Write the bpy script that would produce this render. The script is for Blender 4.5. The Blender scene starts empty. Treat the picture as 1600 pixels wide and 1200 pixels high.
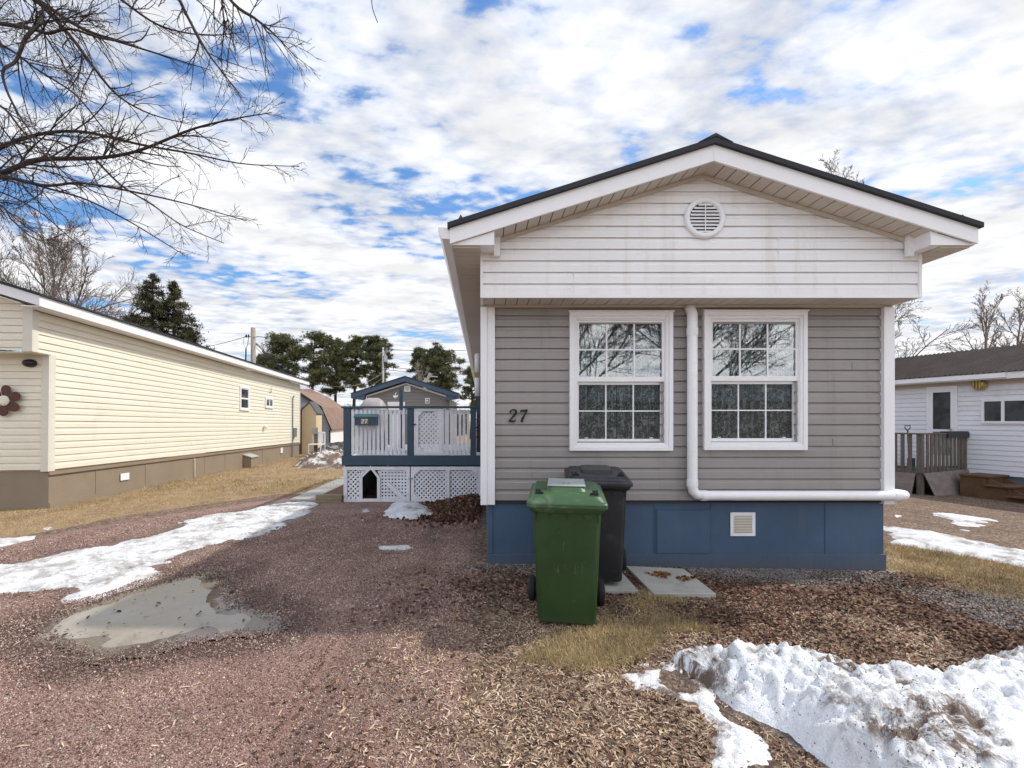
import bpy, math, random
import numpy as np
from mathutils import Vector, Matrix
random.seed(7); RNG = np.random.default_rng(11)
S = bpy.context.scene
COL = S.collection
# ------------------------------------------------------------ camera
F, VX, HY, CH = 700.0, 755.0, 657.0, 1.54      # focal in photo px, vanishing point, horizon, eye height
cam_d = bpy.data.cameras.new("camera"); cam = bpy.data.objects.new("camera", cam_d); COL.objects.link(cam)
cam.location = (0, 0, CH); cam.rotation_euler = (math.radians(90), 0, 0)
cam_d.sensor_width = 36; cam_d.lens = F / 1600 * 36
cam_d.shift_x = (800 - VX) / 1600; cam_d.shift_y = (HY - 600) / 1600
cam_d.clip_start = .05; cam_d.clip_end = 3000
S.camera = cam
# ------------------------------------------------------------ light
SUN_EL = math.radians(50); sh = Vector((.96, .27, 0)).normalized()
sv = Vector((sh.x * math.cos(SUN_EL), sh.y * math.cos(SUN_EL), math.sin(SUN_EL)))
sd = bpy.data.lights.new("sun", 'SUN'); sun = bpy.data.objects.new("sun", sd); COL.objects.link(sun)
sun.location = (20, 5, 25)
sun.rotation_euler = sv.to_track_quat('Z', 'Y').to_euler()
sd.energy = 2.6; sd.angle = math.radians(1.2); sd.color = (1, .95, .87)
S.view_settings.view_transform = 'Standard'; S.view_settings.look = 'None'
S.view_settings.exposure = 0.49; S.view_settings.gamma = 1
S.render.engine = 'CYCLES'
S.cycles.max_bounces = 8; S.cycles.transparent_max_bounces = 16

W = bpy.data.worlds.new("World"); S.world = W; W.use_nodes = True
nt = W.node_tree; nt.nodes.clear()
class NT:
    """tiny node helper"""
    def __init__(s, nt): s.nt = nt
    def n(s, t, **k):
        x = s.nt.nodes.new(t)
        for a, v in k.items():
            if a.startswith('i_'): x.inputs[int(a[2:])].default_value = v
            else: setattr(x, a, v)
        return x
    def l(s, a, b): s.nt.links.new(a, b)
    def math(s, op, a, b=None, c=None, clamp=False):
        x = s.nt.nodes.new('ShaderNodeMath'); x.operation = op; x.use_clamp = clamp
        for i, v in enumerate((a, b, c)):
            if v is None: continue
            if isinstance(v, (int, float)): x.inputs[i].default_value = v
            else: s.l(v, x.inputs[i])
        return x.outputs[0]
    def mix(s, fac, a, b, mode='MIX'):
        x = s.nt.nodes.new('ShaderNodeMix'); x.data_type = 'RGBA'; x.blend_type = mode
        for i, v in ((0, fac), (6, a), (7, b)):
            if isinstance(v, (int, float)): x.inputs[i].default_value = v
            elif isinstance(v, tuple): x.inputs[i].default_value = (*v, 1) if len(v) == 3 else v
            else: s.l(v, x.inputs[i])
        return x.outputs[2]
    def noise(s, vec, scale, detail=4, rough=.55, dist=0, out=0):
        x = s.nt.nodes.new('ShaderNodeTexNoise'); x.inputs['Scale'].default_value = scale
        x.inputs['Detail'].default_value = detail; x.inputs['Roughness'].default_value = rough
        x.inputs['Distortion'].default_value = dist
        if vec is not None: s.l(vec, x.inputs['Vector'])
        return x.outputs[out]
    def vor(s, vec, scale, out='Distance', feature='F1', rnd=1):
        x = s.nt.nodes.new('ShaderNodeTexVoronoi'); x.feature = feature; x.inputs['Scale'].default_value = scale
        x.inputs['Randomness'].default_value = rnd
        if vec is not None: s.l(vec, x.inputs['Vector'])
        return x.outputs[out]
    def rng(s, v, a, b, c=0, d=1, smooth=True):
        x = s.nt.nodes.new('ShaderNodeMapRange'); x.interpolation_type = 'SMOOTHSTEP' if smooth else 'LINEAR'
        s.l(v, x.inputs[0]); x.inputs[1].default_value = a; x.inputs[2].default_value = b
        x.inputs[3].default_value = c; x.inputs[4].default_value = d
        return x.outputs[0]
    def ramp(s, v, stops, const=False):
        x = s.nt.nodes.new('ShaderNodeValToRGB'); e = x.color_ramp.elements
        if const: x.color_ramp.interpolation = 'CONSTANT'
        while len(e) < len(stops): e.new(.5)
        for q, (p, c) in zip(e, stops): q.position = p; q.color = (*c, 1)
        s.l(v, x.inputs[0]); return x.outputs[0]
    def vmath(s, op, a, b=None):
        x = s.nt.nodes.new('ShaderNodeVectorMath'); x.operation = op
        for i, v in enumerate((a, b)):
            if v is None: continue
            if isinstance(v, tuple): x.inputs[i].default_value = v
            else: s.l(v, x.inputs[i])
        return x.outputs[0]
def build_world():
    q = NT(nt)
    sky = q.n('ShaderNodeTexSky', sky_type='NISHITA', sun_disc=False)
    sky.sun_elevation = SUN_EL; sky.sun_rotation = math.atan2(sh.x, sh.y)
    sky.air_density = 1.3; sky.dust_density = .5; sky.ozone_density = 3.0
    d = q.n('ShaderNodeTexCoord').outputs['Generated']
    sp = q.n('ShaderNodeSeparateXYZ'); q.l(d, sp.inputs[0])
    z = q.math('MAXIMUM', sp.outputs[2], .03)
    zz = q.math('ADD', z, .05)
    u = q.math('DIVIDE', sp.outputs[0], zz); v = q.math('DIVIDE', sp.outputs[1], zz)
    cb = q.n('ShaderNodeCombineXYZ'); q.l(u, cb.inputs[0]); q.l(v, cb.inputs[1])
    rot = q.n('ShaderNodeMapping'); q.l(cb.outputs[0], rot.inputs[0])
    rot.inputs['Rotation'].default_value = (0, 0, math.radians(-28)); rot.inputs['Scale'].default_value = (1.0, 1.5, 1)
    rot.inputs['Location'].default_value = (CLX, CLY, 0)
    P = rot.outputs[0]
    wob = q.vmath('SCALE', q.noise(P, 6, 3, .6, out=1)); wob.node.inputs[3].default_value = .12
    big = q.noise(P, .95, 3, .5, .3)
    mid = q.noise(P, 4.2, 5, .6, .25)
    cells = q.vor(q.vmath('ADD', P, wob), 10.5, feature='SMOOTH_F1')
    fine = q.noise(P, 14, 4, .6)
    dens = q.math('ADD', q.math('MULTIPLY', big, 1.75), q.math('MULTIPLY', mid, .75))
    dens = q.math('SUBTRACT', dens, q.math('MULTIPLY', cells, .46))
    dens = q.math('ADD', dens, q.math('MULTIPLY', fine, .34))
    # haze near the horizon fills the gaps
    hz = q.rng(sp.outputs[2], .02, .5, .24, .07)
    dens = q.math('ADD', dens, hz)
    # sunward side is more covered
    sd_ = q.math('ADD', q.math('MULTIPLY', sp.outputs[0], .10), 0)
    dens = q.math('ADD', dens, sd_)
    cov = q.rng(dens, .98, 1.20)
    thick = q.rng(dens, 1.02, 1.52)
    ccol = q.mix(thick, (4.9, 5.5, 6.8), (7.9, 7.95, 8.1))
    dk = q.rng(q.noise(P, 2.2, 4, .6), .35, .7, .80, 1.05)
    # added brightness on the cloud behind the viewer, filling the shaded front walls
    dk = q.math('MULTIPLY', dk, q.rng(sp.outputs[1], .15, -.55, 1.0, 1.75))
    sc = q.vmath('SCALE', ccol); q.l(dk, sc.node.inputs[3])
    blue = q.mix(1.0, sky.outputs[0], (.72, .98, 1.25), 'MULTIPLY')
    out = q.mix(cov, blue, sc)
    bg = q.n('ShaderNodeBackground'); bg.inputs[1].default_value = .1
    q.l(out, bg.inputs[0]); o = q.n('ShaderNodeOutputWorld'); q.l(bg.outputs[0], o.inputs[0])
CLX, CLY = 14.9, 6.6
build_world()

# ------------------------------------------------------------ numpy noise + ground
def vnoise(x, y, sc=1., seed=0):
    x = np.asarray(x, float) * sc; y = np.asarray(y, float) * sc
    xi = np.floor(x).astype(np.int64); yi = np.floor(y).astype(np.int64); fx = x - xi; fy = y - yi
    fx = fx * fx * (3 - 2 * fx); fy = fy * fy * (3 - 2 * fy)
    def h(a, b):
        n = (a * 374761393 + b * 668265263 + seed * 1442695041) & 0xffffffff
        n = ((n ^ (n >> 13)) * 1274126177) & 0xffffffff
        return ((n ^ (n >> 16)) & 0xffff) / 65535.
    return (h(xi, yi) * (1 - fx) + h(xi + 1, yi) * fx) * (1 - fy) + (h(xi, yi + 1) * (1 - fx) + h(xi + 1, yi + 1) * fx) * fy
def fbm(x, y, sc=1., seed=0, o=4):
    r = 0; a = .5
    for i in range(o): r = r + a * (vnoise(x, y, sc * 2 ** i, seed + i * 17) - .5); a *= .5
    return r * 2
def gz(x, y):
    x = np.asarray(x, float); y = np.asarray(y, float)
    b = np.interp(x, [-40, -8, -3, -1, 0, 2, 4.3, 7, 11, 14, 60], [-.15, -.05, 0, .02, .03, 0, -.055, -.18, -.33, -.4, -.6])
    w = np.clip((y - 2.8) / 1.5, 0, 1); b = np.where(x > -1, b * w, b)
    b = b + np.interp(y, [0, 9, 21, 60, 400], [0, 0, -.1, -.2, -.2]) * (x < 20)
    return b + .018 * fbm(x, y, .9, 3, 3)
def G(px, py, z0=0.):
    """world ground point seen at a photo pixel"""
    z = z0
    for _ in range(6):
        Y = (CH - z) * F / (py - HY); X = (px - VX) / F * Y; z = float(gz(X, Y))
    return X, Y
def P3(px, py, Y): return Vector(((px - VX) / F * Y, Y, CH + (HY - py) / F * Y))
def polyG(pts): return np.array([G(*p) for p in pts])
def sdist(poly, X, Y):
    """signed distance, positive inside"""
    P = np.asarray(poly); sh_ = X.shape; x = X.ravel(); y = Y.ravel()
    d = np.full(x.shape, 1e9); ins = np.zeros(x.shape, bool)
    for i in range(len(P)):
        a = P[i]; b = P[(i + 1) % len(P)]; e = b - a; wx = x - a[0]; wy = y - a[1]
        t = np.clip((wx * e[0] + wy * e[1]) / max(1e-9, e @ e), 0, 1)
        d = np.minimum(d, np.hypot(wx - e[0] * t, wy - e[1] * t))
        c = (a[1] > y) != (b[1] > y)
        with np.errstate(divide='ignore', invalid='ignore'):
            ins ^= c & (x < (b[0] - a[0]) * (y - a[1]) / (b[1] - a[1] + 1e-12) + a[0])
    return np.where(ins, d, -d).reshape(sh_)
# ------------------------------------------------------------ mesh helpers
ROOTM = {}
def thing(name, label, cat, loc=(0, 0, 0), rz=0, group=None, rx=0):
    o = bpy.data.objects.new(name, None); COL.objects.link(o); o.empty_display_size = .2
    M_ = Matrix.Translation(Vector(loc)) @ Matrix.Rotation(rz, 4, 'Z') @ Matrix.Rotation(rx, 4, 'X')
    o.matrix_world = M_; ROOTM[o.name] = M_
    o['label'] = label; o['category'] = cat
    if group: o['group'] = group
    return o
def tag(o, label, cat, group=None, kind=None):
    if label: o['label'] = label
    if cat: o['category'] = cat
    if group: o['group'] = group
    if kind: o['kind'] = kind
    return o
def mesh_np(name, V, Fc, mat, parent=None, smooth=False):
    """V (n,3); Fc (m,k) int array"""
    me = bpy.data.meshes.new(name); V = np.asarray(V, np.float32); Fc = np.asarray(Fc, np.int32)
    m, k = Fc.shape
    me.vertices.add(len(V)); me.vertices.foreach_set('co', V.ravel())
    me.loops.add(m * k); me.loops.foreach_set('vertex_index', Fc.ravel())
    me.polygons.add(m); me.polygons.foreach_set('loop_start', np.arange(0, m * k, k, dtype=np.int32))
    me.polygons.foreach_set('loop_total', np.full(m, k, np.int32))
    if smooth: me.polygons.foreach_set('use_smooth', np.ones(m, bool))
    me.update(calc_edges=True)
    me.materials.append(mat)
    o = bpy.data.objects.new(name, me); COL.objects.link(o)
    if parent is not None: o.parent = parent
    return o
class MB:
    def __init__(s): s.v = []; s.f = []
    def add(s, vs, fs):
        b = len(s.v); s.v += [tuple(p) for p in vs]; s.f += [tuple(b + i for i in f) for f in fs]; return s
    def box(s, x0, x1, y0, y1, z0, z1):
        return s.add([(x0,y0,z0),(x1,y0,z0),(x1,y1,z0),(x0,y1,z0),(x0,y0,z1),(x1,y0,z1),(x1,y1,z1),(x0,y1,z1)],
                     [(0,3,2,1),(4,5,6,7),(0,1,5,4),(1,2,6,5),(2,3,7,6),(3,0,4,7)])
    def bar(s, a, b, w, h, up=(0, 0, 1)):
        a = Vector(a); b = Vector(b); d = (b - a).normalized(); up = Vector(up)
        if abs(d.dot(up)) > .99: up = Vector((0, 1, 0))
        sx = d.cross(up).normalized() * w / 2; sz = sx.cross(d).normalized() * h / 2
        vs = [p + i * sx + j * sz for p in (a, b) for i, j in ((-1,-1),(1,-1),(1,1),(-1,1))]
        return s.add(vs, [(0,1,2,3),(7,6,5,4),(0,4,5,1),(1,5,6,2),(2,6,7,3),(3,7,4,0)])
    def prism(s, pts, vec):
        n = len(pts); v = Vector(vec); a = [Vector(p) for p in pts]; b = [p + v for p in a]
        return s.add(a + b, [tuple(range(n - 1, -1, -1)), tuple(range(n, 2 * n))] + [(i, (i + 1) % n, n + (i + 1) % n, n + i) for i in range(n)])
    def tube(s, pts, rad, n=8, caps=True):
        pts = [Vector(p) for p in pts]
        if isinstance(rad, (int, float)): rad = [rad] * len(pts)
        b = len(s.v); up = None
        for i, p in enumerate(pts):
            d = (pts[min(i + 1, len(pts) - 1)] - pts[max(i - 1, 0)]).normalized()
            if up is None:
                up = Vector((0, 0, 1)) if abs(d.z) < .9 else Vector((1, 0, 0))
            x = d.cross(up).normalized(); up = x.cross(d).normalized()
            for k in range(n):
                t = 2 * math.pi * k / n; s.v.append(tuple(p + (x * math.cos(t) + up * math.sin(t)) * rad[i]))
        for i in range(len(pts) - 1):
            for k in range(n):
                k2 = (k + 1) % n; s.f.append((b + i*n + k, b + i*n + k2, b + (i+1)*n + k2, b + (i+1)*n + k))
        if caps:
            s.f.append(tuple(b + k for k in range(n - 1, -1, -1))); e = b + (len(pts) - 1) * n
            s.f.append(tuple(e + k for k in range(n)))
        return s
    def ring(s, x0, x1, z0, z1, w, y0, y1, wt=None, wb=None):
        wt = w if wt is None else wt; wb = w if wb is None else wb
        s.box(x0, x0 + w, y0, y1, z0, z1); s.box(x1 - w, x1, y0, y1, z0, z1)
        s.box(x0 + w, x1 - w, y0, y1, z1 - wt, z1); s.box(x0 + w, x1 - w, y0, y1, z0, z0 + wb); return s
    def loft(s, rings, cap=True):
        b = len(s.v); n = len(rings[0])
        for r in rings: s.v += [tuple(p) for p in r]
        for i in range(len(rings) - 1):
            for k in range(n):
                k2 = (k + 1) % n; s.f.append((b+i*n+k, b+i*n+k2, b+(i+1)*n+k2, b+(i+1)*n+k))
        if cap:
            s.f.append(tuple(b + k for k in range(n - 1, -1, -1))); e = b + (len(rings) - 1) * n
            s.f.append(tuple(e + k for k in range(n)))
        return s
    def build(s, name, mat, parent=None, local=False, smooth=False, bevel=0):
        me = bpy.data.meshes.new(name)
        vs = s.v
        if parent is not None and not local:
            r = parent
            while r.parent: r = r.parent
            Mi = ROOTM[r.name].inverted(); vs = [tuple(Mi @ Vector(p)) for p in vs]
        me.from_pydata(vs, [], s.f); me.update()
        me.materials.append(mat)
        if smooth: me.polygons.foreach_set('use_smooth', [True] * len(me.polygons)); me.update()
        o = bpy.data.objects.new(name, me); COL.objects.link(o)
        if parent is not None: o.parent = parent
        if bevel:
            m = o.modifiers.new('bevel', 'BEVEL'); m.width = bevel; m.segments = 2; m.limit_method = 'ANGLE'
        return o
def clip_poly(p, q):
    """clip polygon p by convex polygon q (2D, ccw)"""
    out = list(p)
    for i in range(len(q)):
        a = q[i]; b = q[(i + 1) % len(q)]; inp = out; out = []
        if not inp: return []
        side = lambda c: (b[0]-a[0])*(c[1]-a[1]) - (b[1]-a[1])*(c[0]-a[0])
        for j in range(len(inp)):
            c = inp[j]; e = inp[(j + 1) % len(inp)]; sc, se = side(c), side(e)
            if sc >= 0: out.append(c)
            if (sc >= 0) != (se >= 0):
                t = sc / (sc - se); out.append((c[0] + t*(e[0]-c[0]), c[1] + t*(e[1]-c[1])))
    return out
def lattice(mb, poly, sp, w, y, t=.006, ang=45):
    """crossing strips in the xz plane at depth y, clipped to the convex polygon"""
    cx = sum(p[0] for p in poly) / len(poly); cz = sum(p[1] for p in poly) / len(poly)
    R = max(math.hypot(p[0]-cx, p[1]-cz) for p in poly) + sp
    for k, a in enumerate((ang, ang + 90)):
        d = (math.cos(math.radians(a)), math.sin(math.radians(a))); n = (-d[1], d[0]); i = -int(R / sp) - 1
        while i * sp < R:
            o = i * sp; q = [(cx + n[0]*(o+s_*w/2) + d[0]*e*R, cz + n[1]*(o+s_*w/2) + d[1]*e*R) for e, s_ in ((-1,-1),(1,-1),(1,1),(-1,1))]
            c = clip_poly(q, poly)
            if len(c) >= 3: mb.prism([(p[0], y + k*t, p[1]) for p in c], (0, t, 0))
            i += 1
def siding(mb, a, b, n, z0, z1, course=.1145, zref=0., d=.013, lims=None, style='dutch'):
    """lap siding as real boards; a,b = 2D base line, n = outward 2D normal, lims(z)->(u0,u1)"""
    a = Vector(a); b = Vector(b); L = (b - a).length; e = (b - a) / L; n = Vector(n)
    prof = [(0, d), (.60, d * .85), (.68, d * .25), (.90, 0), (.91, -.010), (1, -.010)] if style == 'dutch' else [(0, d), (.90, 0), (.91, -.008), (1, -.008)]
    prof0 = prof; d00 = d
    k = math.floor((z0 - zref) / course)
    def pt(u, off, z): q = a + e * u + n * off; return (q.x, q.y, z)
    wv = random.Random(int(abs(a.x*31 + a.y*17 + z0*7)*10))
    d0 = d
    while zref + k * course < z1 - 1e-6:
        d = d0 * wv.uniform(.86, 1.12); prof = [(t, o / max(1e-6, d00) * d if o > 0 else o) for t, o in prof0]
        zb = zref + k * course; prev = None
        pr = [(zb, -.010)] + [(zb + t * course, o) for t, o in prof]
        # clip profile to z range
        for (za, oa), (zc, oc) in zip(pr[:-1], pr[1:]):
            if zc < z0 or za > z1: continue
            if zc - za > 1e-9:
                la, lc = max(za, z0), min(zc, z1); f = lambda z: oa + (oc - oa) * (z - za) / (zc - za)
                oa2, oc2 = f(la), f(lc)
            else:
                la, lc, oa2, oc2 = za, zc, oa, oc
            ua = lims(la) if lims else (0, L); uc = lims(lc) if lims else (0, L)
            if ua[1] - ua[0] < 1e-3 and uc[1] - uc[0] < 1e-3: continue
            mb.add([pt(ua[0], oa2, la), pt(ua[1], oa2, la), pt(uc[1], oc2, lc), pt(uc[0], oc2, lc)], [(0, 1, 2, 3)])
        k += 1
def scatter(name, mat, pos, tv, tf, scale, rot=None, parent=None, smooth=False, squash=None):
    """many small bodies as one mesh. pos (n,3); tv template verts; tf template faces; rot (n,3) euler"""
    n = len(pos); tv = np.asarray(tv, float); tf = np.asarray(tf, int)
    if rot is None: rot = RNG.uniform(0, 2*math.pi, (n, 3))
    cx, sx = np.cos(rot[:,0]), np.sin(rot[:,0]); cy, sy = np.cos(rot[:,1]), np.sin(rot[:,1]); cz, sz = np.cos(rot[:,2]), np.sin(rot[:,2])
    R = np.empty((n, 3, 3))
    R[:,0,0]=cz*cy; R[:,0,1]=cz*sy*sx-sz*cx; R[:,0,2]=cz*sy*cx+sz*sx
    R[:,1,0]=sz*cy; R[:,1,1]=sz*sy*sx+cz*cx; R[:,1,2]=sz*sy*cx-cz*sx
    R[:,2,0]=-sy; R[:,2,1]=cy*sx; R[:,2,2]=cy*cx
    sc = np.asarray(scale, float)
    if sc.ndim == 1: sc = np.repeat(sc[:,None], 3, 1)
    V = np.einsum('nij,nkj->nki', R, tv[None] * sc[:,None,:])
    if squash is not None: V[:,:,2] *= squash
    V = V + np.asarray(pos)[:,None,:]
    Fc = (tf[None] + (np.arange(n) * len(tv))[:,None,None]).reshape(-1, tf.shape[1])
    return mesh_np(name, V.reshape(-1, 3), Fc, mat, parent, smooth)
STONE = (np.array([(1,0,0),(-1,0,0),(0,1,0),(0,-.8,0),(0,0,.8),(.1,0,-.7)]), [(0,2,4),(2,1,4),(1,3,4),(3,0,4),(2,0,5),(1,2,5),(3,1,5),(0,3,5)])
CHIP = (np.array([(-1,-.16,.0),(-1,.14,.03),(-.3,-.26,.16),(-.3,.24,.18),(.4,-.22,.15),(.4,.25,.14),(1,-.08,-.05),(1,.08,0)]), [(0,2,3,1),(2,4,5,3),(4,6,7,5)])
LEAF = (np.array([(-1,0,0),(-.4,-.5,.12),(-.4,.5,.2),(.2,-.62,.1),(.2,.55,.22),(1,0,.05),(0,0,-.08),(.4,0,-.06)]), [(0,1,6,2),(1,3,7,6),(2,6,7,4),(3,5,4,7)])
BLADE = (np.array([(-.09,0,0),(.09,0,0),(.05,.25,.6),(-.05,.25,.6),(0,.7,1.)]), [(0,1,2),(0,2,3),(3,2,4)])
# ------------------------------------------------------------ materials
def PM(name):
    m = bpy.data.materials.new(name); m.use_nodes = True; q = NT(m.node_tree); b = m.node_tree.nodes['Principled BSDF']
    return m, q, b
def bump(q, b, h, strength=.3, dist=.01, prev=None):
    x = q.n('ShaderNodeBump'); x.inputs['Strength'].default_value = strength; x.inputs['Distance'].default_value = dist
    q.l(h, x.inputs['Height']); q.l(x.outputs[0], b.inputs['Normal']); return x
def mat(name, col, rough=.6, var=.12, vs=3., bs=40., bst=.15, metal=0, stretch=(1,1,1), dirt=None, dirtamt=.3, dscale=1.5, spec=.5, coat=0):
    m, q, b = PM(name)
    pos = q.n('ShaderNodeNewGeometry').outputs['Position']
    mp = q.n('ShaderNodeMapping'); q.l(pos, mp.inputs[0]); mp.inputs['Scale'].default_value = stretch; P = mp.outputs[0]
    n1 = q.noise(P, vs, 5, .6); lo = tuple(c * (1 - var) for c in col); hi = tuple(min(1, c * (1 + var)) for c in col)
    c = q.mix(q.rng(n1, .3, .7, 0, 1), lo, hi)
    n2 = q.noise(P, bs, 4, .65)
    c = q.mix(q.rng(n2, .35, .65, 0, .5), c, tuple(x * (1 - var) for x in col))
    if dirt:
        n3 = q.noise(pos, dscale, 6, .7, .6); c = q.mix(q.rng(n3, .5, .72, 0, dirtamt), c, dirt)
    q.l(c, b.inputs['Base Color'])
    q.l(q.rng(n1, .3, .7, rough * .9, min(1, rough * 1.1)), b.inputs['Roughness'])
    b.inputs['Metallic'].default_value = metal; b.inputs['Specular IOR Level'].default_value = spec
    b.inputs['Coat Weight'].default_value = coat
    if bst: bump(q, b, n2, bst, .004)
    return m
M = {}
M['grey_vinyl'] = mat('grey_vinyl', (.292, .270, .258), .5, .05, 1.2, 60, .25, stretch=(.12, 1, 1.5), dirt=(.16,.14,.13), dirtamt=.25)
M['white_vinyl'] = mat('white_vinyl', (.83, .83, .84), .45, .03, 1.0, 60, .15, stretch=(.15, 1, 1.5), dirt=(.62,.58,.52), dirtamt=.35)
M['white_trim'] = mat('white_trim', (.84, .84, .86), .4, .03, 2, 30, .08, dirt=(.66,.62,.55), dirtamt=.25)
M['beige_soffit'] = mat('beige_soffit', (.56, .50, .43), .6, .05, 2, 40, .1, dirt=(.36,.30,.24), dirtamt=.3)
M['dark_gap'] = mat('dark_gap', (.03, .027, .025), .9)
M['shingle'] = mat('shingle', (.035, .037, .045), .9, .3, 3, 90, .6)
M['blue_paint'] = mat('blue_paint', (.052, .088, .145), .7, .12, 1.6, 45, .35, stretch=(1,1,.4), dirt=(.09,.13,.19), dirtamt=.45)
M['deck_blue'] = mat('deck_blue', (.030, .062, .098), .55, .15, 3, 50, .2)
M['white_wood'] = mat('white_wood', (.72, .73, .77), .6, .08, 3, 60, .2, dirt=(.40,.38,.38), dirtamt=.35, dscale=5)
M['cream_vinyl'] = mat('cream_vinyl', (.80, .755, .62), .5, .04, .8, 50, .15, stretch=(1,.15,1.2), dirt=(.60,.55,.40), dirtamt=.3)
M['cream_trim'] = mat('cream_trim', (.70, .67, .58), .5, .04)
M['taupe_paint'] = mat('taupe_paint', (.27, .215, .155), .75, .08, 1.5, 40, .3, dirt=(.20,.155,.11), dirtamt=.4)
M['brown_paint'] = mat('brown_paint', (.085, .020, .014), .55, .1)
M['black'] = mat('black', (.012, .012, .014), .4, .1)
M['steel'] = mat('steel', (.35, .36, .37), .4, .1, metal=.7)
M['weathered'] = mat('weathered', (.155, .130, .105), .85, .3, 6, 60, .5, stretch=(3,3,.5), dirt=(.06,.05,.04), dirtamt=.5, dscale=6)
M['plywood'] = mat('plywood', (.25, .205, .185), .85, .22, 4, 40, .4, stretch=(1,1,2), dirt=(.11,.09,.08), dirtamt=.6, dscale=3)
M['step_wood'] = mat('step_wood', (.14, .075, .035), .8, .3, 5, 40, .4, dirt=(.04,.03,.02), dirtamt=.6, dscale=4)
M['timber'] = mat('timber', (.24, .19, .12), .85, .25, 5, 50, .4, stretch=(.5,3,3))
M['concrete'] = mat('concrete', (.40, .39, .36), .85, .1, 5, 80, .3, dirt=(.24,.21,.18), dirtamt=.5, dscale=4)
M['pole_wood'] = mat('pole_wood', (.30, .26, .22), .9, .25, 8, 40, .5, stretch=(3,3,.3), dirt=(.10,.08,.07), dirtamt=.5, dscale=4)
M['garage_grey'] = mat('garage_grey', (.20, .185, .18), .55, .05)
M['shed_cream'] = mat('shed_cream', (.78, .62, .40), .6, .04)
M['shed_grey'] = mat('shed_grey', (.24, .25, .29), .7, .06)
M['brown_shingle'] = mat('brown_shingle', (.235, .155, .12), .9, .25, 2.5, 8, .4, dirt=(.14,.08,.06), dirtamt=.5, dscale=2)
M['grey_shingle'] = mat('grey_shingle', (.10, .105, .12), .9, .2)
M['corrugated'] = mat('corrugated', (.050, .040, .038), .95, .35, 1.5, 30, .2, dirt=(.09,.075,.07), dirtamt=.5, dscale=1.2, spec=.1)
M['brass'] = mat('brass', (.50, .38, .14), .4, .1, metal=.6)
M['tarp'] = mat('tarp', (.36, .33, .32), .55, .15, 3)
M['green_plastic'] = mat('green_plastic', (.018, .052, .014), .38, .12, 2.5, 120, .12, dirt=(.12,.17,.10), dirtamt=.30, dscale=9)
M['green_lid'] = mat('green_lid', (.036, .092, .034), .42, .12, 4, 120, .15, dirt=(.20,.25,.17), dirtamt=.4, dscale=7)
M['black_plastic'] = mat('black_plastic', (.020, .021, .025), .45, .15, 3, 120, .12, dirt=(.09,.09,.10), dirtamt=.35, dscale=8)
M['rubber'] = mat('rubber', (.014, .014, .015), .8, .2, 5)
M['bark_dark'] = mat('bark_dark', (.040, .027, .023), .9, .3, 20, 60, .3)
M['bark_grey'] = mat('bark_grey', (.16, .12, .105), .9, .3, 4, 60, .3)
M['bark_light'] = mat('bark_light', (.30, .26, .25), .9, .2, 4)
M['digit'] = mat('digit', (.008, .008, .009), .35, .1)
M['teal'] = mat('teal', (.03, .10, .12), .5)
M['curtain_room'] = mat('curtain_room', (.02, .023, .025), .9)
def island_mat(name, stops, rough=.85, spec=.3, transl=0):
    m, q, b = PM(name); g = q.n('ShaderNodeNewGeometry'); c = q.ramp(g.outputs['Random Per Island'], stops)
    n = q.noise(g.outputs['Position'], 2.2, 4, .6); c2 = q.mix(q.rng(n, .35, .7, 0, .45), c, tuple(x * .5 for x in stops[0][1]))
    q.l(c2, b.inputs['Base Color']); b.inputs['Roughness'].default_value = rough; b.inputs['Specular IOR Level'].default_value = spec
    return m
M['red_stones'] = island_mat('red_stones', [(0, (.07,.042,.034)), (.25, (.19,.112,.092)), (.5, (.31,.195,.16)), (.78, (.42,.295,.24)), (.94, (.56,.45,.38)), (1, (.70,.64,.58))])
M['grey_stones'] = island_mat('grey_stones', [(0, (.06,.05,.045)), (.4, (.16,.14,.13)), (.8, (.27,.245,.225)), (1, (.42,.39,.36))])
M['chips'] = island_mat('chips', [(0, (.14,.085,.05)), (.3, (.35,.23,.15)), (.6, (.54,.38,.26)), (.9, (.68,.52,.38)), (1, (.76,.64,.50))])
M['leaves'] = island_mat('leaves', [(0, (.05,.028,.02)), (.4, (.13,.07,.05)), (.8, (.22,.12,.085)), (1, (.36,.20,.12))])
M['straw'] = island_mat('straw', [(0, (.15,.10,.055)), (.3, (.42,.30,.135)), (.7, (.60,.48,.25)), (.95, (.70,.57,.39)), (1, (.2,.21,.08))])
M['pine'] = island_mat('pine', [(0, (.035,.046,.020)), (.5, (.085,.10,.040)), (1, (.20,.19,.07))], .8)
M['spruce'] = island_mat('spruce', [(0, (.020,.024,.012)), (.5, (.050,.052,.024)), (1, (.13,.105,.045))], .8)
M['brush'] = island_mat('brush', [(0, (.06,.05,.03)), (.5, (.14,.11,.06)), (1, (.22,.18,.10))], .9)
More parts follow.
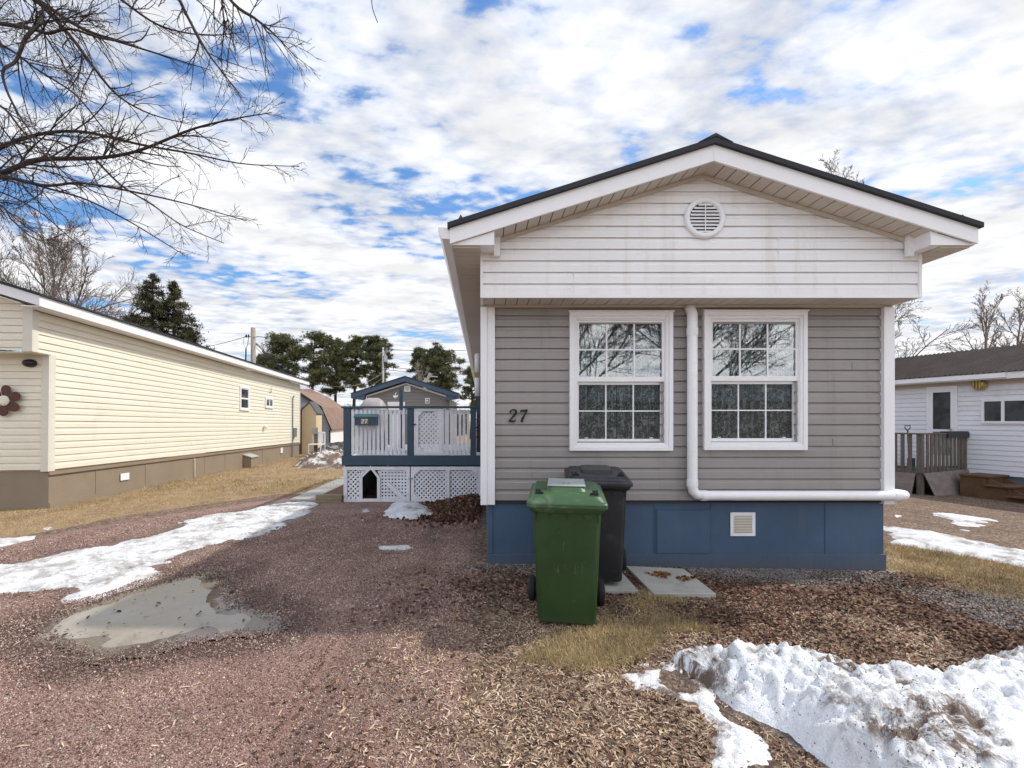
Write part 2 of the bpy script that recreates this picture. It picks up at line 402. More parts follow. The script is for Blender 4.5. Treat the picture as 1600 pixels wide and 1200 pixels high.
def glass_mat(name, tint=(.02,.022,.025), refl=.12):
    m, q, b = PM(name); m.node_tree.nodes.remove(b)
    tr = q.n('ShaderNodeBsdfTransparent'); tr.inputs[0].default_value = (.93, .96, .96, 1)
    gl = q.n('ShaderNodeBsdfGlossy'); gl.inputs['Roughness'].default_value = .01; gl.inputs[0].default_value = (1, 1, 1, 1)
    fr = q.n('ShaderNodeFresnel'); fr.inputs[0].default_value = 1.5
    nz = q.noise(q.n('ShaderNodeNewGeometry').outputs['Position'], 1.6, 1, .4)
    bp = q.n('ShaderNodeBump'); bp.inputs['Strength'].default_value = .05; bp.inputs['Distance'].default_value = .05
    q.l(nz, bp.inputs['Height']); q.l(bp.outputs[0], gl.inputs['Normal'])
    f = q.math('ADD', q.math('MULTIPLY', fr.outputs[0], 1.6), refl, clamp=True)
    mx = q.n('ShaderNodeMixShader'); q.l(f, mx.inputs[0]); q.l(tr.outputs[0], mx.inputs[1]); q.l(gl.outputs[0], mx.inputs[2])
    q.l(mx.outputs[0], m.node_tree.nodes['Material Output'].inputs[0]); return m
M['glass'] = glass_mat('glass', refl=.09)
M['glass_dim'] = glass_mat('glass_dim', refl=.02)
def lace_mat():
    m, q, b = PM('lace'); pos = q.n('ShaderNodeNewGeometry').outputs['Position']
    sc = q.vmath('SCALE', q.noise(pos, 7, 2, .5, out=1)); sc.node.inputs[3].default_value = .35; d = q.vmath('ADD', pos, sc)
    w = q.n('ShaderNodeTexWave', wave_type='RINGS'); w.inputs['Scale'].default_value = 2.6; w.inputs['Distortion'].default_value = 6
    w.inputs['Detail'].default_value = 2; w.inputs['Detail Scale'].default_value = 2.2; q.l(d, w.inputs['Vector'])
    v = q.math('SINE', q.math('MULTIPLY', q.vor(d, 8.5), 34.)); ln = q.noise(pos, 26, 3, .6); pat = q.math('MAXIMUM', q.rng(w.outputs['Fac'], .80, .95), q.math('MULTIPLY', q.rng(v, .25, .8), q.rng(ln, .38, .52))); fold = q.noise(q.vmath('MULTIPLY', pos, (9., 1., .3)), 1.5, 2, .5); pat = q.math('MULTIPLY', pat, q.rng(fold, .3, .65, .45, 1))
    c = q.mix(pat, (.17, .195, .205), (.68, .74, .76)); q.l(c, b.inputs['Base Color']); b.inputs['Roughness'].default_value = .9
    return m
M['lace'] = lace_mat()
def snow_mat(name, col=(.80,.82,.86), dirt=.5, rough=.6, dscale=5., bs=18., off=0., glaze=0.):
    m, q, b = PM(name); pos = q.n('ShaderNodeNewGeometry').outputs['Position']
    n1 = q.noise(pos, 3.0, 6, .75, .4); n2 = q.noise(pos, bs, 6, .7); n3 = q.noise(pos, dscale, 6, .8, .6)
    c = q.mix(q.rng(n1, .35, .7), col, tuple(x * .86 for x in col))
    if glaze:   # thin translucent ice where the gravel shows through
        gz_ = q.math('MULTIPLY', q.rng(q.noise(pos, 3.4, 6, .75, .5), .46, .60), glaze); c = q.mix(gz_, c, (.34,.30,.28))
    big = q.rng(q.noise(pos, 1.7, 3, .6), .42 - off, .68 - off); sp = q.rng(n3, .46 - off, .66 - off)
    dm = q.math('MULTIPLY', q.math('MULTIPLY', sp, big), dirt * 1.9, clamp=True)
    c = q.mix(dm, c, (.15, .105, .08))
    sp2 = q.rng(q.noise(pos, 60, 2, .6), .66, .70); sp2 = q.math('MULTIPLY', sp2, q.rng(n1, .3, .6)); c = q.mix(q.math('MULTIPLY', sp2, min(1, dirt * 1.6), clamp=True), c, (.07, .045, .035))
    q.l(c, b.inputs['Base Color']); b.inputs['Roughness'].default_value = rough
    h = q.math('ADD', n2, q.math('MULTIPLY', q.noise(pos, 90, 3, .7), .35)); bump(q, b, h, .8, .030)
    return m
M['snow_bank'] = snow_mat('snow_bank', (.89,.91,.94), .9, off=.035)
M['snow_ice'] = snow_mat('snow_ice', (.76,.77,.78), .45, .45, 7, glaze=.75)
M['snow_clean'] = snow_mat('snow_clean', (.74,.76,.80), .5, off=.04, glaze=.35)
M['snow_mud'] = snow_mat('snow_mud', (.74,.72,.72), 1.0, .8, 3.0, off=.12)
def ice_mat():
    m, q, b = PM('muddy_ice'); pos = q.n('ShaderNodeNewGeometry').outputs['Position']
    n = q.noise(pos, 1.8, 5, .6, .5); c = q.ramp(n, [(.28, (.17,.145,.115)), (.5, (.28,.25,.21)), (.75, (.40,.37,.33))])
    sp = q.rng(q.noise(pos, 9, 5, .75), .60, .68); c = q.mix(q.math('MULTIPLY', sp, .7), c, (.08,.06,.05)); q.l(c, b.inputs['Base Color'])
    q.l(q.rng(n, .35, .65, .22, .55), b.inputs['Roughness']); bump(q, b, q.noise(pos, 14, 5, .7), .25, .01); return m
M['muddy_ice'] = ice_mat()
def water_mat():
    m, q, b = PM('puddle_water'); b.inputs['Base Color'].default_value = (.10, .075, .065, 1); b.inputs['Roughness'].default_value = .04
    pos = q.n('ShaderNodeNewGeometry').outputs['Position']; bump(q, b, q.noise(pos, 12, 2, .5), .04, .01); return m
M['puddle'] = water_mat()
def ground_mat():
    m, q, b = PM('ground_cover'); g = q.n('ShaderNodeNewGeometry'); pos = g.outputs['Position']
    at = q.n('ShaderNodeAttribute', attribute_name='zone'); s = q.n('ShaderNodeSeparateColor'); q.l(at.outputs['Color'], s.inputs[0])
    R, Gr, Mu = s.outputs[0], s.outputs[1], s.outputs[2]; Wt = at.outputs['Alpha']
    at2 = q.n('ShaderNodeAttribute', attribute_name='stone').outputs['Fac']
    edge = q.noise(pos, 6, 6, .75); eo = q.math('MULTIPLY', q.math('SUBTRACT', edge, .5), .9)
    def m_(a): return q.rng(q.math('ADD', a, eo), .38, .62)
    # gravel
    vc = q.vor(pos, 150, 'Color'); sv_ = q.n('ShaderNodeSeparateColor'); q.l(vc, sv_.inputs[0]); vr = sv_.outputs[0]
    vc2 = q.vor(pos, 46, 'Color'); sv2 = q.n('ShaderNodeSeparateColor'); q.l(vc2, sv2.inputs[0])
    grav = q.ramp(vr, [(0,(.12,.068,.055)),(.3,(.225,.13,.108)),(.6,(.31,.195,.16)),(.85,(.39,.27,.22)),(1,(.52,.42,.36))])
    patch = q.rng(q.noise(pos, 1.1, 5, .65, .4), .36, .66); grav = q.mix(q.math('MULTIPLY', patch, .55), grav, (.19,.095,.085))
    tan = q.rng(q.noise(pos, .8, 5, .7, .5), .50, .70); grav = q.mix(q.math('MULTIPLY', tan, .40), grav, (.33,.25,.20))
    # soil / mulch
    mul = q.ramp(sv2.outputs[0], [(0,(.055,.034,.024)),(.4,(.14,.09,.062)),(.75,(.25,.17,.115)),(1,(.40,.30,.21))])
    mul = q.mix(q.rng(q.noise(pos, 2.4, 5, .7), .4, .7, 0, .6), mul, (.085,.055,.042))
    # dead grass
    gn = q.noise(pos, 60, 4, .75); gr = q.ramp(gn, [(.3,(.15,.09,.05)),(.5,(.33,.225,.125)),(.7,(.52,.395,.235))])
    gr = q.mix(q.rng(q.noise(pos, 1.3, 5, .7), .45, .68, 0, .55), gr, (.17,.095,.06))
    gr = q.mix(q.rng(q.noise(pos, .7, 4, .6), .55, .7, 0, .35), gr, (.20,.17,.08))
    st = q.ramp(sv2.outputs[0], [(0,(.07,.058,.05)),(.5,(.18,.155,.14)),(1,(.32,.285,.26))])
    damp = q.rng(q.noise(pos, .55, 6, .75, .8), .50, .64); grav = q.mix(q.math('MULTIPLY', damp, .55), grav, (.10,.060,.048))
    mp2 = q.n('ShaderNodeMapping'); q.l(pos, mp2.inputs[0]); mp2.inputs['Rotation'].default_value = (0,0,.25); mp2.inputs['Scale'].default_value = (2.6,.35,1)
    rut = q.rng(q.noise(mp2.outputs[0], 1.0, 5, .65, .3), .50, .66); grav = q.mix(q.math('MULTIPLY', rut, .60), grav, (.13,.085,.066))
    c = q.mix(m_(Mu), grav, mul); c = q.mix(m_(at2), c, st); c = q.mix(m_(Gr), c, gr)
    w = q.rng(q.math('ADD', Wt, q.math('MULTIPLY', eo, .5)), .25, .75)
    c = q.mix(q.math('MULTIPLY', w, .55), c, (.06,.04,.036)); q.l(c, b.inputs['Base Color'])
    q.l(q.rng(w, 0, 1, .9, .32), b.inputs['Roughness']); b.inputs['Specular IOR Level'].default_value = .4
    h = q.math('ADD', q.math('SUBTRACT', 1., q.vor(pos, 105)), q.math('MULTIPLY', q.noise(pos, 22, 5, .7), 1.3))
    h = q.math('ADD', h, q.math('MULTIPLY', gn, .8)); bump(q, b, h, .7, .012); return m
M['ground'] = ground_mat()
M['steelplate'] = mat('steelplate', (.33, .37, .36), .5, .1, 5)
M['rusty_leaves'] = island_mat('rusty_leaves', [(0, (.12,.045,.02)), (.5, (.30,.12,.05)), (1, (.42,.20,.09))])
M['deck_blue2'] = mat('deck_blue2', (.045, .08, .13), .5, .1)
M['white_siding'] = mat('white_siding', (.78, .79, .83), .5, .05, 1, 50, .1, dirt=(.50,.44,.40), dirtamt=.35, dscale=1)
M['blue_grey'] = mat('blue_grey', (.12, .17, .20), .8)
M['bark_light2'] = mat('bark_light2', (.20, .155, .13), .9, .2, 4)
M['pole_light'] = mat('pole_light', (.40, .38, .36), .8)
def dg(name, c):
    m, q, b = PM(name); pos = q.n('ShaderNodeNewGeometry').outputs['Position']
    q.l(q.mix(q.rng(q.noise(pos, 2.2, 3, .6), .4, .6), c, tuple(x*2.2 for x in c)), b.inputs['Base Color']); b.inputs['Roughness'].default_value = .06; return m
M['dark_glass'] = dg('dark_glass', (.025,.03,.033)); M['pale_glass'] = dg('pale_glass', (.16,.20,.20))

def bin_mat():
    m, q, b = PM('green_scuffed'); tc = q.n('ShaderNodeTexCoord').outputs['Object']; sp = q.n('ShaderNodeSeparateXYZ'); q.l(tc, sp.inputs[0])
    mp = q.n('ShaderNodeMapping'); q.l(tc, mp.inputs[0]); mp.inputs['Scale'].default_value = (60, 10, 7)
    stv = q.rng(q.noise(mp.outputs[0], 1.0, 4, .7), .56, .70)
    z = sp.outputs[2]; band = q.math('MAXIMUM', q.math('MULTIPLY', q.rng(z, .40, .44), q.rng(z, .52, .46)), q.math('MULTIPLY', q.rng(z, .585, .60), q.rng(z, .66, .64)))
    xm = q.math('MULTIPLY', q.rng(sp.outputs[0], -.16, -.12), q.rng(sp.outputs[0], .14, .10)); scuff = q.math('MULTIPLY', q.math('MULTIPLY', stv, band), xm)
    gen = q.rng(q.noise(tc, 30, 5, .75), .60, .74, 0, .4); n = q.noise(tc, 3, 4, .6)
    c = q.mix(q.rng(n, .3, .7), (.016,.046,.012), (.024,.064,.018)); low = q.rng(z, .12, .0, 0, .35)
    c = q.mix(q.math('MAXIMUM', q.math('MULTIPLY', scuff, .85), gen), c, (.13,.18,.12)); c = q.mix(low, c, (.10,.085,.06)); q.l(c, b.inputs['Base Color'])
    b.inputs['Roughness'].default_value = .4; bump(q, b, q.noise(tc, 160, 2, .5), .12, .003); return m
M['green_plastic'] = bin_mat()

def skirt_paint():
    m, q, b = PM('skirt_paint'); pos = q.n('ShaderNodeNewGeometry').outputs['Position']; sp = q.n('ShaderNodeSeparateXYZ'); q.l(pos, sp.inputs[0]); z = sp.outputs[2]
    n = q.noise(pos, 1.4, 5, .65); c = q.mix(q.rng(n, .3, .7), (.042,.080,.140), (.056,.103,.172))
    mp = q.n('ShaderNodeMapping'); q.l(pos, mp.inputs[0]); mp.inputs['Scale'].default_value = (9, 9, .8)
    st = q.rng(q.noise(mp.outputs[0], 1, 5, .7), .54, .72, 0, .35); c = q.mix(st, c, (.10,.125,.15))
    sc = q.rng(q.noise(pos, 26, 4, .8), .66, .72, 0, .6); c = q.mix(sc, c, (.13,.16,.19))
    spl = q.math('MULTIPLY', q.rng(q.noise(pos, 34, 5, .8), .42, .60), q.rng(z, .22, -.03)); c = q.mix(q.math('MULTIPLY', spl, .75), c, (.12,.085,.06))
    q.l(c, b.inputs['Base Color']); b.inputs['Roughness'].default_value = .62; bump(q, b, q.noise(mp.outputs[0], 3, 5, .7), .35, .006); return m
M['blue_paint'] = skirt_paint()
def streaked(name, lo, hi, dirt, amt):
    m, q, b = PM(name); pos = q.n('ShaderNodeNewGeometry').outputs['Position']; mp = q.n('ShaderNodeMapping'); q.l(pos, mp.inputs[0]); mp.inputs['Scale'].default_value = (7, 7, .45)
    c = q.mix(q.rng(q.noise(pos, .9, 4, .6), .3, .7), lo, hi); st = q.rng(q.noise(mp.outputs[0], 1, 5, .7, .2), .50, .72, 0, amt); c = q.mix(st, c, dirt)
    bl = q.rng(q.noise(pos, 11, 5, .8), .58, .72, 0, amt); c = q.mix(bl, c, dirt); q.l(c, b.inputs['Base Color']); b.inputs['Roughness'].default_value = .48
    mp2 = q.n('ShaderNodeMapping'); q.l(pos, mp2.inputs[0]); mp2.inputs['Scale'].default_value = (.5, .5, 8); bump(q, b, q.noise(mp2.outputs[0], 9, 4, .7), .3, .003); return m
M['grey_vinyl'] = streaked('grey_vinyl', (.270,.248,.240), (.312,.288,.276), (.20,.178,.165), .35)
M['white_vinyl'] = streaked('white_vinyl', (.80,.80,.81), (.85,.85,.86), (.62,.57,.50), .38)
M['grit'] = island_mat('grit', [(0, (.02,.014,.01)), (.6, (.08,.05,.035)), (1, (.20,.13,.09))])
# ------------------------------------------------------------ ground sheet, driveway, snow, litter
def struct(o): o['kind'] = 'structure'; return o
DRIVE = np.array([G(742,1199), (-.05,1.0), (-.05,-3), (-9,-3), (-9,5.2), G(0,858), G(100,835), G(230,812), G(360,793), G(470,776), (-3.6,9.0), (-2.7,8.7), (-.2,8.7), (-.12,4.7), G(742,930), G(730,1000), G(722,1100)])
def zones(x, y):
    dr = sdist(DRIVE, x, y)
    R = np.clip(.5 + dr / .35, 0, 1)
    mu = np.clip(.5 - dr / .5, 0, 1)
    # left verge between the gravel and the grass
    mu = np.where(x < -2.9, mu * .6, mu)
    # grass: left lawn
    line = np.interp(x, [-12, -6.3, -6.0, -4.7, -3.7, -3.5], [5.6, 5.75, 7.1, 8.9, 10.6, 30])
    gl = np.where(x < -3.3, np.clip(.5 + (y - line) / .5, 0, 1), 0)
    # grass tongue beside the bins, lawn to the right of the house
    pt = sdist(polyG([(945,960),(1010,925),(1075,940),(1110,965),(1120,990),(1050,1010),(960,1040),(870,1045),(820,1030),(850,995)]), x, y)
    g2 = np.clip(.55 + pt / .25, 0, 1)
    pr = sdist(np.array([G(1385,893), G(1385,830), (5.5,9.3), (9,9.5), (14,9.5), (60,14), (60,3.2), G(1600,945), G(1500,925)]), x, y)
    g3 = np.clip(.5 + pr / .3, 0, 1)
    g3 = g3 * np.clip(1.0 - .75 * np.clip(sdist(SOIL, x, y) / .5 + .5, 0, 1), 0, 1); mu = np.maximum(mu, np.clip(sdist(SOIL, x, y) / .5 + .5, 0, 1) * .9)
    gl = gl * np.clip(.95 + .8 * fbm(x, y, .8, 44, 3), .45, 1); g2 = g2 * np.clip(.85 + 1.3 * fbm(x, y, 2.2, 45, 3), .3, 1)
    far = ((y > np.where(x > 3, 14, 9.5)) | (y < -2)).astype(float)
    Gr = np.maximum.reduce([gl, g2, g3, far])
    st = sdist(np.array([(-.2,4.74), (-.25,4.5), (1.3,4.5), (4.2,4.25), (5.2,4.4), G(1600,960), G(1560,975), G(1480,945), G(1400,915), (4.1,4.30), (4.4,4.8), (4.4,23), (4.2,23), (4.2,4.78)][:10] + [(4.6,5.0),(4.6,20),(4.1,20),(4.1,4.78)]), x, y)
    stn = np.clip(.38 + st / .35 + .45 * fbm(x, y, 1.8, 66, 3), 0, 1) * (y < 30)
    wet = np.clip(1.0 - np.abs(sdist(PUD, x, y)) / .55, 0, 1)
    wet = np.maximum(wet, np.where(sdist(PUD, x, y) > 0, 1, 0))
    wet = np.maximum(wet, np.clip(.9 - np.abs(sdist(STRIP, x, y)) / .35, 0, 1) * .8)
    wet = np.maximum(wet, np.clip(.5 + sdist(WETD, x, y) / .8, 0, .38))
    wet = np.maximum(wet, np.clip(.8 - np.abs(sdist(BANK, x, y)) / .4, 0, 1))
    return R, Gr, mu, wet, stn
PUD = polyG([(310,893),(352,905),(372,945),(440,963),(425,985),(380,988),(300,1000),(230,1015),(150,1025),(90,1000),(50,985),(100,955),(180,928),(250,908)])
ICE = polyG([(308,896),(345,908),(362,945),(392,962),(375,980),(300,992),(230,1008),(160,1018),(100,995),(68,980),(112,955),(180,930),(250,910)])
STRIP = polyG([(-60,890),(20,880),(110,858),(230,838),(300,812),(380,796),(450,784),(492,784),(488,800),(455,815),(400,838),(330,852),(262,876),(245,896),(170,925),(115,938),(100,918),(60,926),(-60,928)])
WETD = polyG([(500,800),(740,800),(740,960),(640,960),(520,880),(430,850)])
SOIL = np.array([(4.6,12.5), G(1380,848), G(1480,862), G(1600,884), (14,7.5), (14,13)])
BANK = np.array([G(1053,1033), G(1090,1022), G(1150,1022), (2.05,2.92), (2.38,2.72), (2.55,2.62), (2.8,2.72), (3.2,2.85), (4.2,2.9), (5.6,2.7), (5.8,1.0), (4.5,.2), (2.4,.3), (1.9,1.1), G(1330,1215), G(1206,1142), G(1145,1108), G(1097,1068)])
def axis(segs):
    r = []
    for a, b, st in segs: r += list(np.arange(a, b, st))
    return np.array(r)
xs = np.concatenate([-np.geomspace(500, 13, 22), axis([(-12.5,-7,.25),(-7,6.5,.07),(6.5,15,.25)]), np.geomspace(15.3, 500, 22)])
ys = np.concatenate([-np.geomspace(300, 4, 12), axis([(-3.5,.5,.3),(.5,10,.07),(10,26,.3)]), np.geomspace(26.5, 900, 26)])
GX, GY = np.meshgrid(xs, ys); GZ = gz(GX, GY)
# shallow hollow under the puddle
GZ -= .03 * np.clip((sdist(PUD, GX, GY) + .35) / .35, 0, 1)
R_, G_, Mu_, Wt_, St_ = zones(GX, GY)
nx, ny = len(xs), len(ys)
idx = (np.arange(ny - 1)[:, None] * nx + np.arange(nx - 1)[None]).ravel()
FA = np.stack([idx, idx + 1, idx + 1 + nx, idx + nx], 1)
VV = np.stack([GX, GY, GZ], -1).reshape(-1, 3)
drv = (sdist(DRIVE, GX, GY) > 0).ravel()[idx]
def sub(name, mask):
    f = FA[mask]; used, inv = np.unique(f, return_inverse=True); o = mesh_np(name, VV[used], inv.reshape(f.shape), M['ground'], smooth=True)
    z = np.stack([R_, G_, Mu_, Wt_], -1).reshape(-1, 4)[used].astype(np.float32)
    a = o.data.attributes.new('zone', 'FLOAT_COLOR', 'POINT'); a.data.foreach_set('color', z.ravel())
    a = o.data.attributes.new('stone', 'FLOAT', 'POINT'); a.data.foreach_set('value', St_.ravel()[used].astype(np.float32)); return struct(o)
sub('ground', ~drv); sub('driveway', drv)

def snow(name, poly, m, hmax, ramp, res, rag=.12, rsc=4., lump=.3, lsc=3., sink=.05, pad=.3, fine=0., seed=0, holes=None, mott=0., msc=9., kf=.35):
    P = np.asarray(poly); x0, y0 = P.min(0) - pad; x1, y1 = P.max(0) + pad
    X, Y = np.meshgrid(np.arange(x0, x1, res), np.arange(y0, y1, res))
    d = sdist(P, X, Y) + rag * fbm(X, Y, rsc, seed + 5, 5)
    if holes is not None:
        for h in holes: d = np.minimum(d, -sdist(h, X, Y) + rag * .6 * fbm(X, Y, rsc * 1.5, seed + 9, 4))
    if mott: d = d - mott * np.maximum(0, fbm(X, Y, msc, seed + 13, 4) + .08) + .02 * fbm(X, Y, 16, seed + 3, 3)
    t = np.clip(d / ramp, -1, None)
    h = np.where(t < 0, t * sink, hmax * (1 - np.exp(-2.2 * np.maximum(t, 0))))
    L = 1 + lump * fbm(X, Y, lsc, seed, 5)
    h = np.where(t > 0, h * L + fine * fbm(X, Y, 28, seed + 2, 4) * np.clip(t * 3, 0, 1), h)
    Z = gz(X, Y) - .004 + h
    keep = d > -ramp * kf
    n = X.shape[1]; i = (np.arange(X.shape[0]-1)[:,None]*n + np.arange(n-1)[None]).ravel(); k = keep.ravel()
    f = np.stack([i, i+1, i+1+n, i+n], 1); f = f[k[f].any(1)]
    used, inv = np.unique(f, return_inverse=True)
    return mesh_np(name, np.stack([X, Y, Z], -1).reshape(-1, 3)[used], inv.reshape(f.shape), m, smooth=True), (X, Y, Z)
bank, SB = snow('snow_bank', BANK, M['snow_bank'], .21, .30, .014, .12, 3.2, .95, 1.7, fine=.055, seed=21)
bx, by, bz_ = SB; kk_ = np.flatnonzero((bz_ - gz(bx, by) > .01).ravel()); wgt = np.clip(fbm(bx, by, 2.2, 61, 4) + .12, 0, None).ravel()[kk_] ** 1.5 + .004; sel = RNG.choice(kk_, 2300, p=wgt / wgt.sum())
n = len(sel); tag(scatter('snow_grit', M['grit'], np.stack([bx.ravel()[sel] + RNG.normal(0,.006,n), by.ravel()[sel] + RNG.normal(0,.006,n), bz_.ravel()[sel] + .001], 1), *STONE, RNG.uniform(.0012, .0048, n)), 'dark grit and leaf crumbs melted out on the snowbank', 'grit', kind='stuff')
tag(bank, 'large dirty snowbank melting in the right foreground', 'snowbank')
thin = polyG([(968,1055),(1010,1040),(1055,1037),(1100,1072),(1150,1118),(1175,1150),(1250,1215),(1105,1215),(1100,1165),(1120,1145),(1110,1128),(1065,1098),(1030,1080),(1000,1072)])
o, _ = snow('snow_patch', thin, M['snow_bank'], .022, .07, .010, .09, 7, .6, 6, fine=.014, seed=31, mott=.05, msc=9, holes=[polyG([(1035,1052),(1068,1056),(1090,1072),(1060,1080),(1040,1068)])])
tag(o, 'thin crusty strip of snow along the left foot of the large snowbank', 'snow patch')
o, _ = snow('snow_patch', STRIP, M['snow_ice'], .040, .28, .022, .24, 2.2, .7, 3.2, fine=.022, seed=41, mott=.30, msc=4)
tag(o, 'long icy strip of snow running across the left of the gravel driveway', 'snow patch')
o, _ = snow('snow_patch', polyG([(598,800),(612,788),(650,785),(672,794),(684,806),(640,812),(605,810)]), M['snow_clean'], .10, .3, .03, .06, 5, .4, 4, seed=51)
tag(o, 'small rounded heap of white snow in front of the lattice below the deck', 'snow patch')
o, _ = snow('snow_patch', polyG([(564,795),(576,794),(578,800),(566,801)]), M['snow_clean'], .02, .08, .02, .03, 8, seed=52)
tag(o, 'tiny scrap of snow left of the rounded heap before the deck', 'snow patch')
o, _ = snow('snow_patch', polyG([(588,852),(640,850),(652,857),(615,862),(590,859)]), M['snow_ice'], .012, .1, .03, .05, 6, seed=53)
tag(o, 'faint grey patch of ice in the middle of the gravel driveway', 'ice patch')
o, _ = snow('snow_patch', polyG([(-40,842),(20,841),(58,837),(56,843),(10,852),(-40,862)]), M['snow_ice'], .03, .12, .03, .10, 5, seed=54)
tag(o, 'narrow snow remnant at the left edge of the picture by the grass', 'snow patch')
o, _ = snow('snow_patch', polyG([(62,826),(82,820),(88,826),(70,829)]), M['snow_clean'], .02, .1, .03, .05, 6, seed=55)
tag(o, 'little snow scrap on the gravel below the corner of the cream house', 'snow patch')
def RG(px, py): return G(px, py)
RST = np.array([G(1375,822), G(1450,830), G(1530,845), G(1650,868), G(1700,900), G(1640,893), G(1560,880), G(1480,865), G(1420,855), G(1375,850)])
o, _ = snow('snow_patch', RST, M['snow_clean'], .05, .25, .035, .2, 3, .4, 3, seed=61, mott=.35, msc=3)
tag(o, 'long white band of snow across the lawn at right beside the grey house', 'snow patch')
o, _ = snow('snow_patch', np.array([G(1440,798), G(1490,803), G(1560,812), G(1590,818), G(1560,824), G(1500,828), G(1470,816)]), M['snow_clean'], .035, .2, .035, .3, 2.6, .4, 3, seed=62, mott=.5, msc=3)
tag(o, 'broken snow patch on the brown ground below the wooden porch', 'snow patch')
o, _ = snow('snow_patch', np.array([G(1395,803), G(1412,806), G(1408,810), G(1394,808)]), M['snow_clean'], .03, .15, .04, .08, 4, seed=63)
tag(o, 'snow scrap just right of the end of the white drainpipe', 'snow patch')
o, _ = snow('snow_heap', polyG([(455,728),(475,716),(500,702),(535,698),(565,700),(565,731),(500,733),(470,732)]), M['snow_mud'], .38, .9, .07, .3, 1.5, .8, 1.2, fine=.12, seed=64)
tag(o, 'muddy ploughed snow heap between the cream house and the deck', 'snow heap')
# frozen puddle: a mud-coloured ice plate, melt water round it
o, _ = snow('ice_sheet', ICE, M['muddy_ice'], .012, .16, .022, .16, 3.4, .25, 4, sink=.05, seed=71, mott=.04, msc=5, kf=.95)
for v in o.data.vertices: v.co.z -= .014
tag(o, 'grey-brown sheet of muddy ice lying in the driveway', 'ice sheet')
c_ = PUD.mean(0); PW = c_ + (PUD - c_) * 1.10
mb = MB(); z_ = float(gz(*c_)) - .013
def flatpoly(poly, z, res):
    P = np.asarray(poly); X, Y = np.meshgrid(np.arange(P[:,0].min()-.1, P[:,0].max()+.1, res), np.arange(P[:,1].min()-.1, P[:,1].max()+.1, res))
    d = sdist(P, X, Y) + .15 * fbm(X, Y, 2.5, 3, 4); n = X.shape[1]
    i = (np.arange(X.shape[0]-1)[:,None]*n + np.arange(n-1)[None]).ravel(); f = np.stack([i,i+1,i+1+n,i+n],1); f = f[(d.ravel() > 0)[f].all(1)]
    Z = gz(X, Y) - .011
    used, inv = np.unique(f, return_inverse=True); return np.stack([X, Y, Z], -1).reshape(-1,3)[used], inv.reshape(f.shape)
v_, f_ = flatpoly(PW, z_, .04); struct(mesh_np('puddle_water', v_, f_, M['puddle'], smooth=True))

# ---------------- litter scattered over the ground
def pts_in(n, x0, x1, y0, y1, dens):
    """n points with density fn dens(x,y) in 0..1, thicker toward the camera"""
    out = []; tot = 0
    while tot < n:
        m = 60000; x = RNG.uniform(x0, x1, m); y = y0 + (y1 - y0) * RNG.uniform(0, 1, m) ** 1.35
        k = RNG.uniform(0, 1, m) < dens(x, y); k &= (np.abs(x) < y * 1.25 + .8); out.append(np.stack([x[k], y[k]], 1)); tot += k.sum()
    return np.concatenate(out)[:n]
def notsnow(x, y): return (sdist(BANK, x, y) < -.02) & (sdist(PUD, x, y) < .10 * RNG.uniform(-.6, 1, np.shape(x))) & (sdist(STRIP, x, y) < .02) & (sdist(thin, x, y) < 0.02)
def on(p, lift): return np.stack([p[:,0], p[:,1], gz(p[:,0], p[:,1]) + lift], 1)
def d_grav(x, y): R, Gr, mu, w, st = zones(x, y); return np.clip(R - .2, 0, 1) * notsnow(x, y) * (Gr < .5) * np.clip((8.2 - y) / 4, 0, 1)
p = pts_in(120000, -7.5, 1, 1.7, 8.2, d_grav); n = len(p)
tag(scatter('gravel', M['red_stones'], on(p, .001), *STONE, RNG.uniform(.0022, .0062, n) * (.8 + .14 * p[:,1]) * np.where(RNG.uniform(0,1,n) < .02, 1.9, 1)), 'loose reddish crushed stone over the driveway', 'gravel', kind='stuff')
BX = np.array([(-.3,4.6),(4.4,4.6),(7.0,4.3),(7.0,3.4),(4.6,3.3),(3.0,2.6),(2.2,2.7),(1.6,3.3),(1.0,3.8),(-.2,3.9)])
def d_mul(x, y):
    R, Gr, mu, w, st = zones(x, y); clump = fbm(x, y, 1.6, 77, 3)
    a = np.clip(mu * 1.2 - .15, 0, 1) * np.clip(.6 + clump * 1.4, .08, 1); a = np.where(x < -2, a * .12, a)
    near = np.clip((x + .8 + .8*clump) / 1.0, 0, 1) * np.clip((3.8 - y + .4*clump) / .6, 0, 1) * .9; return np.clip(np.maximum(a, near) * (y < 4.65) * notsnow(x, y) * np.where(Gr > .6, .35, 1), 0, 1) * (y < 3.95 + .2*clump)
p = pts_in(31000, -1.8, 3.4, 1.6, 4.0, d_mul); n = len(p); r = np.stack([RNG.normal(0,.35,n), RNG.normal(0,.35,n), RNG.uniform(0,6.28,n)],1)
s_ = RNG.uniform(.0045,.014,n) * np.where(RNG.uniform(0,1,n) < .03, 1.7, 1); tag(scatter('wood_chips', M['chips'], on(p, .004), *CHIP, np.stack([s_*1.25, s_*.95, s_], 1), r), 'pale wood chips and shredded bark strewn over the front yard', 'wood chips', kind='stuff')
def d_leaf(x, y):
    inb = np.clip(sdist(BX, x, y) / .3 + .5, 0, 1); cl = np.clip(.55 + fbm(x, y, 1.3, 91, 4) * 1.6, .1, 1)
    nr = np.clip((x + 1.2) / 1.0, 0, 1) * (y < 4.6) * .25; return np.maximum(inb * cl, nr * cl) * notsnow(x, y)
p = pts_in(24000, -1.2, 7, 1.7, 4.7, d_leaf); n = len(p); r = np.stack([RNG.normal(0,.45,n), RNG.normal(0,.45,n), RNG.uniform(0,6.28,n)],1)
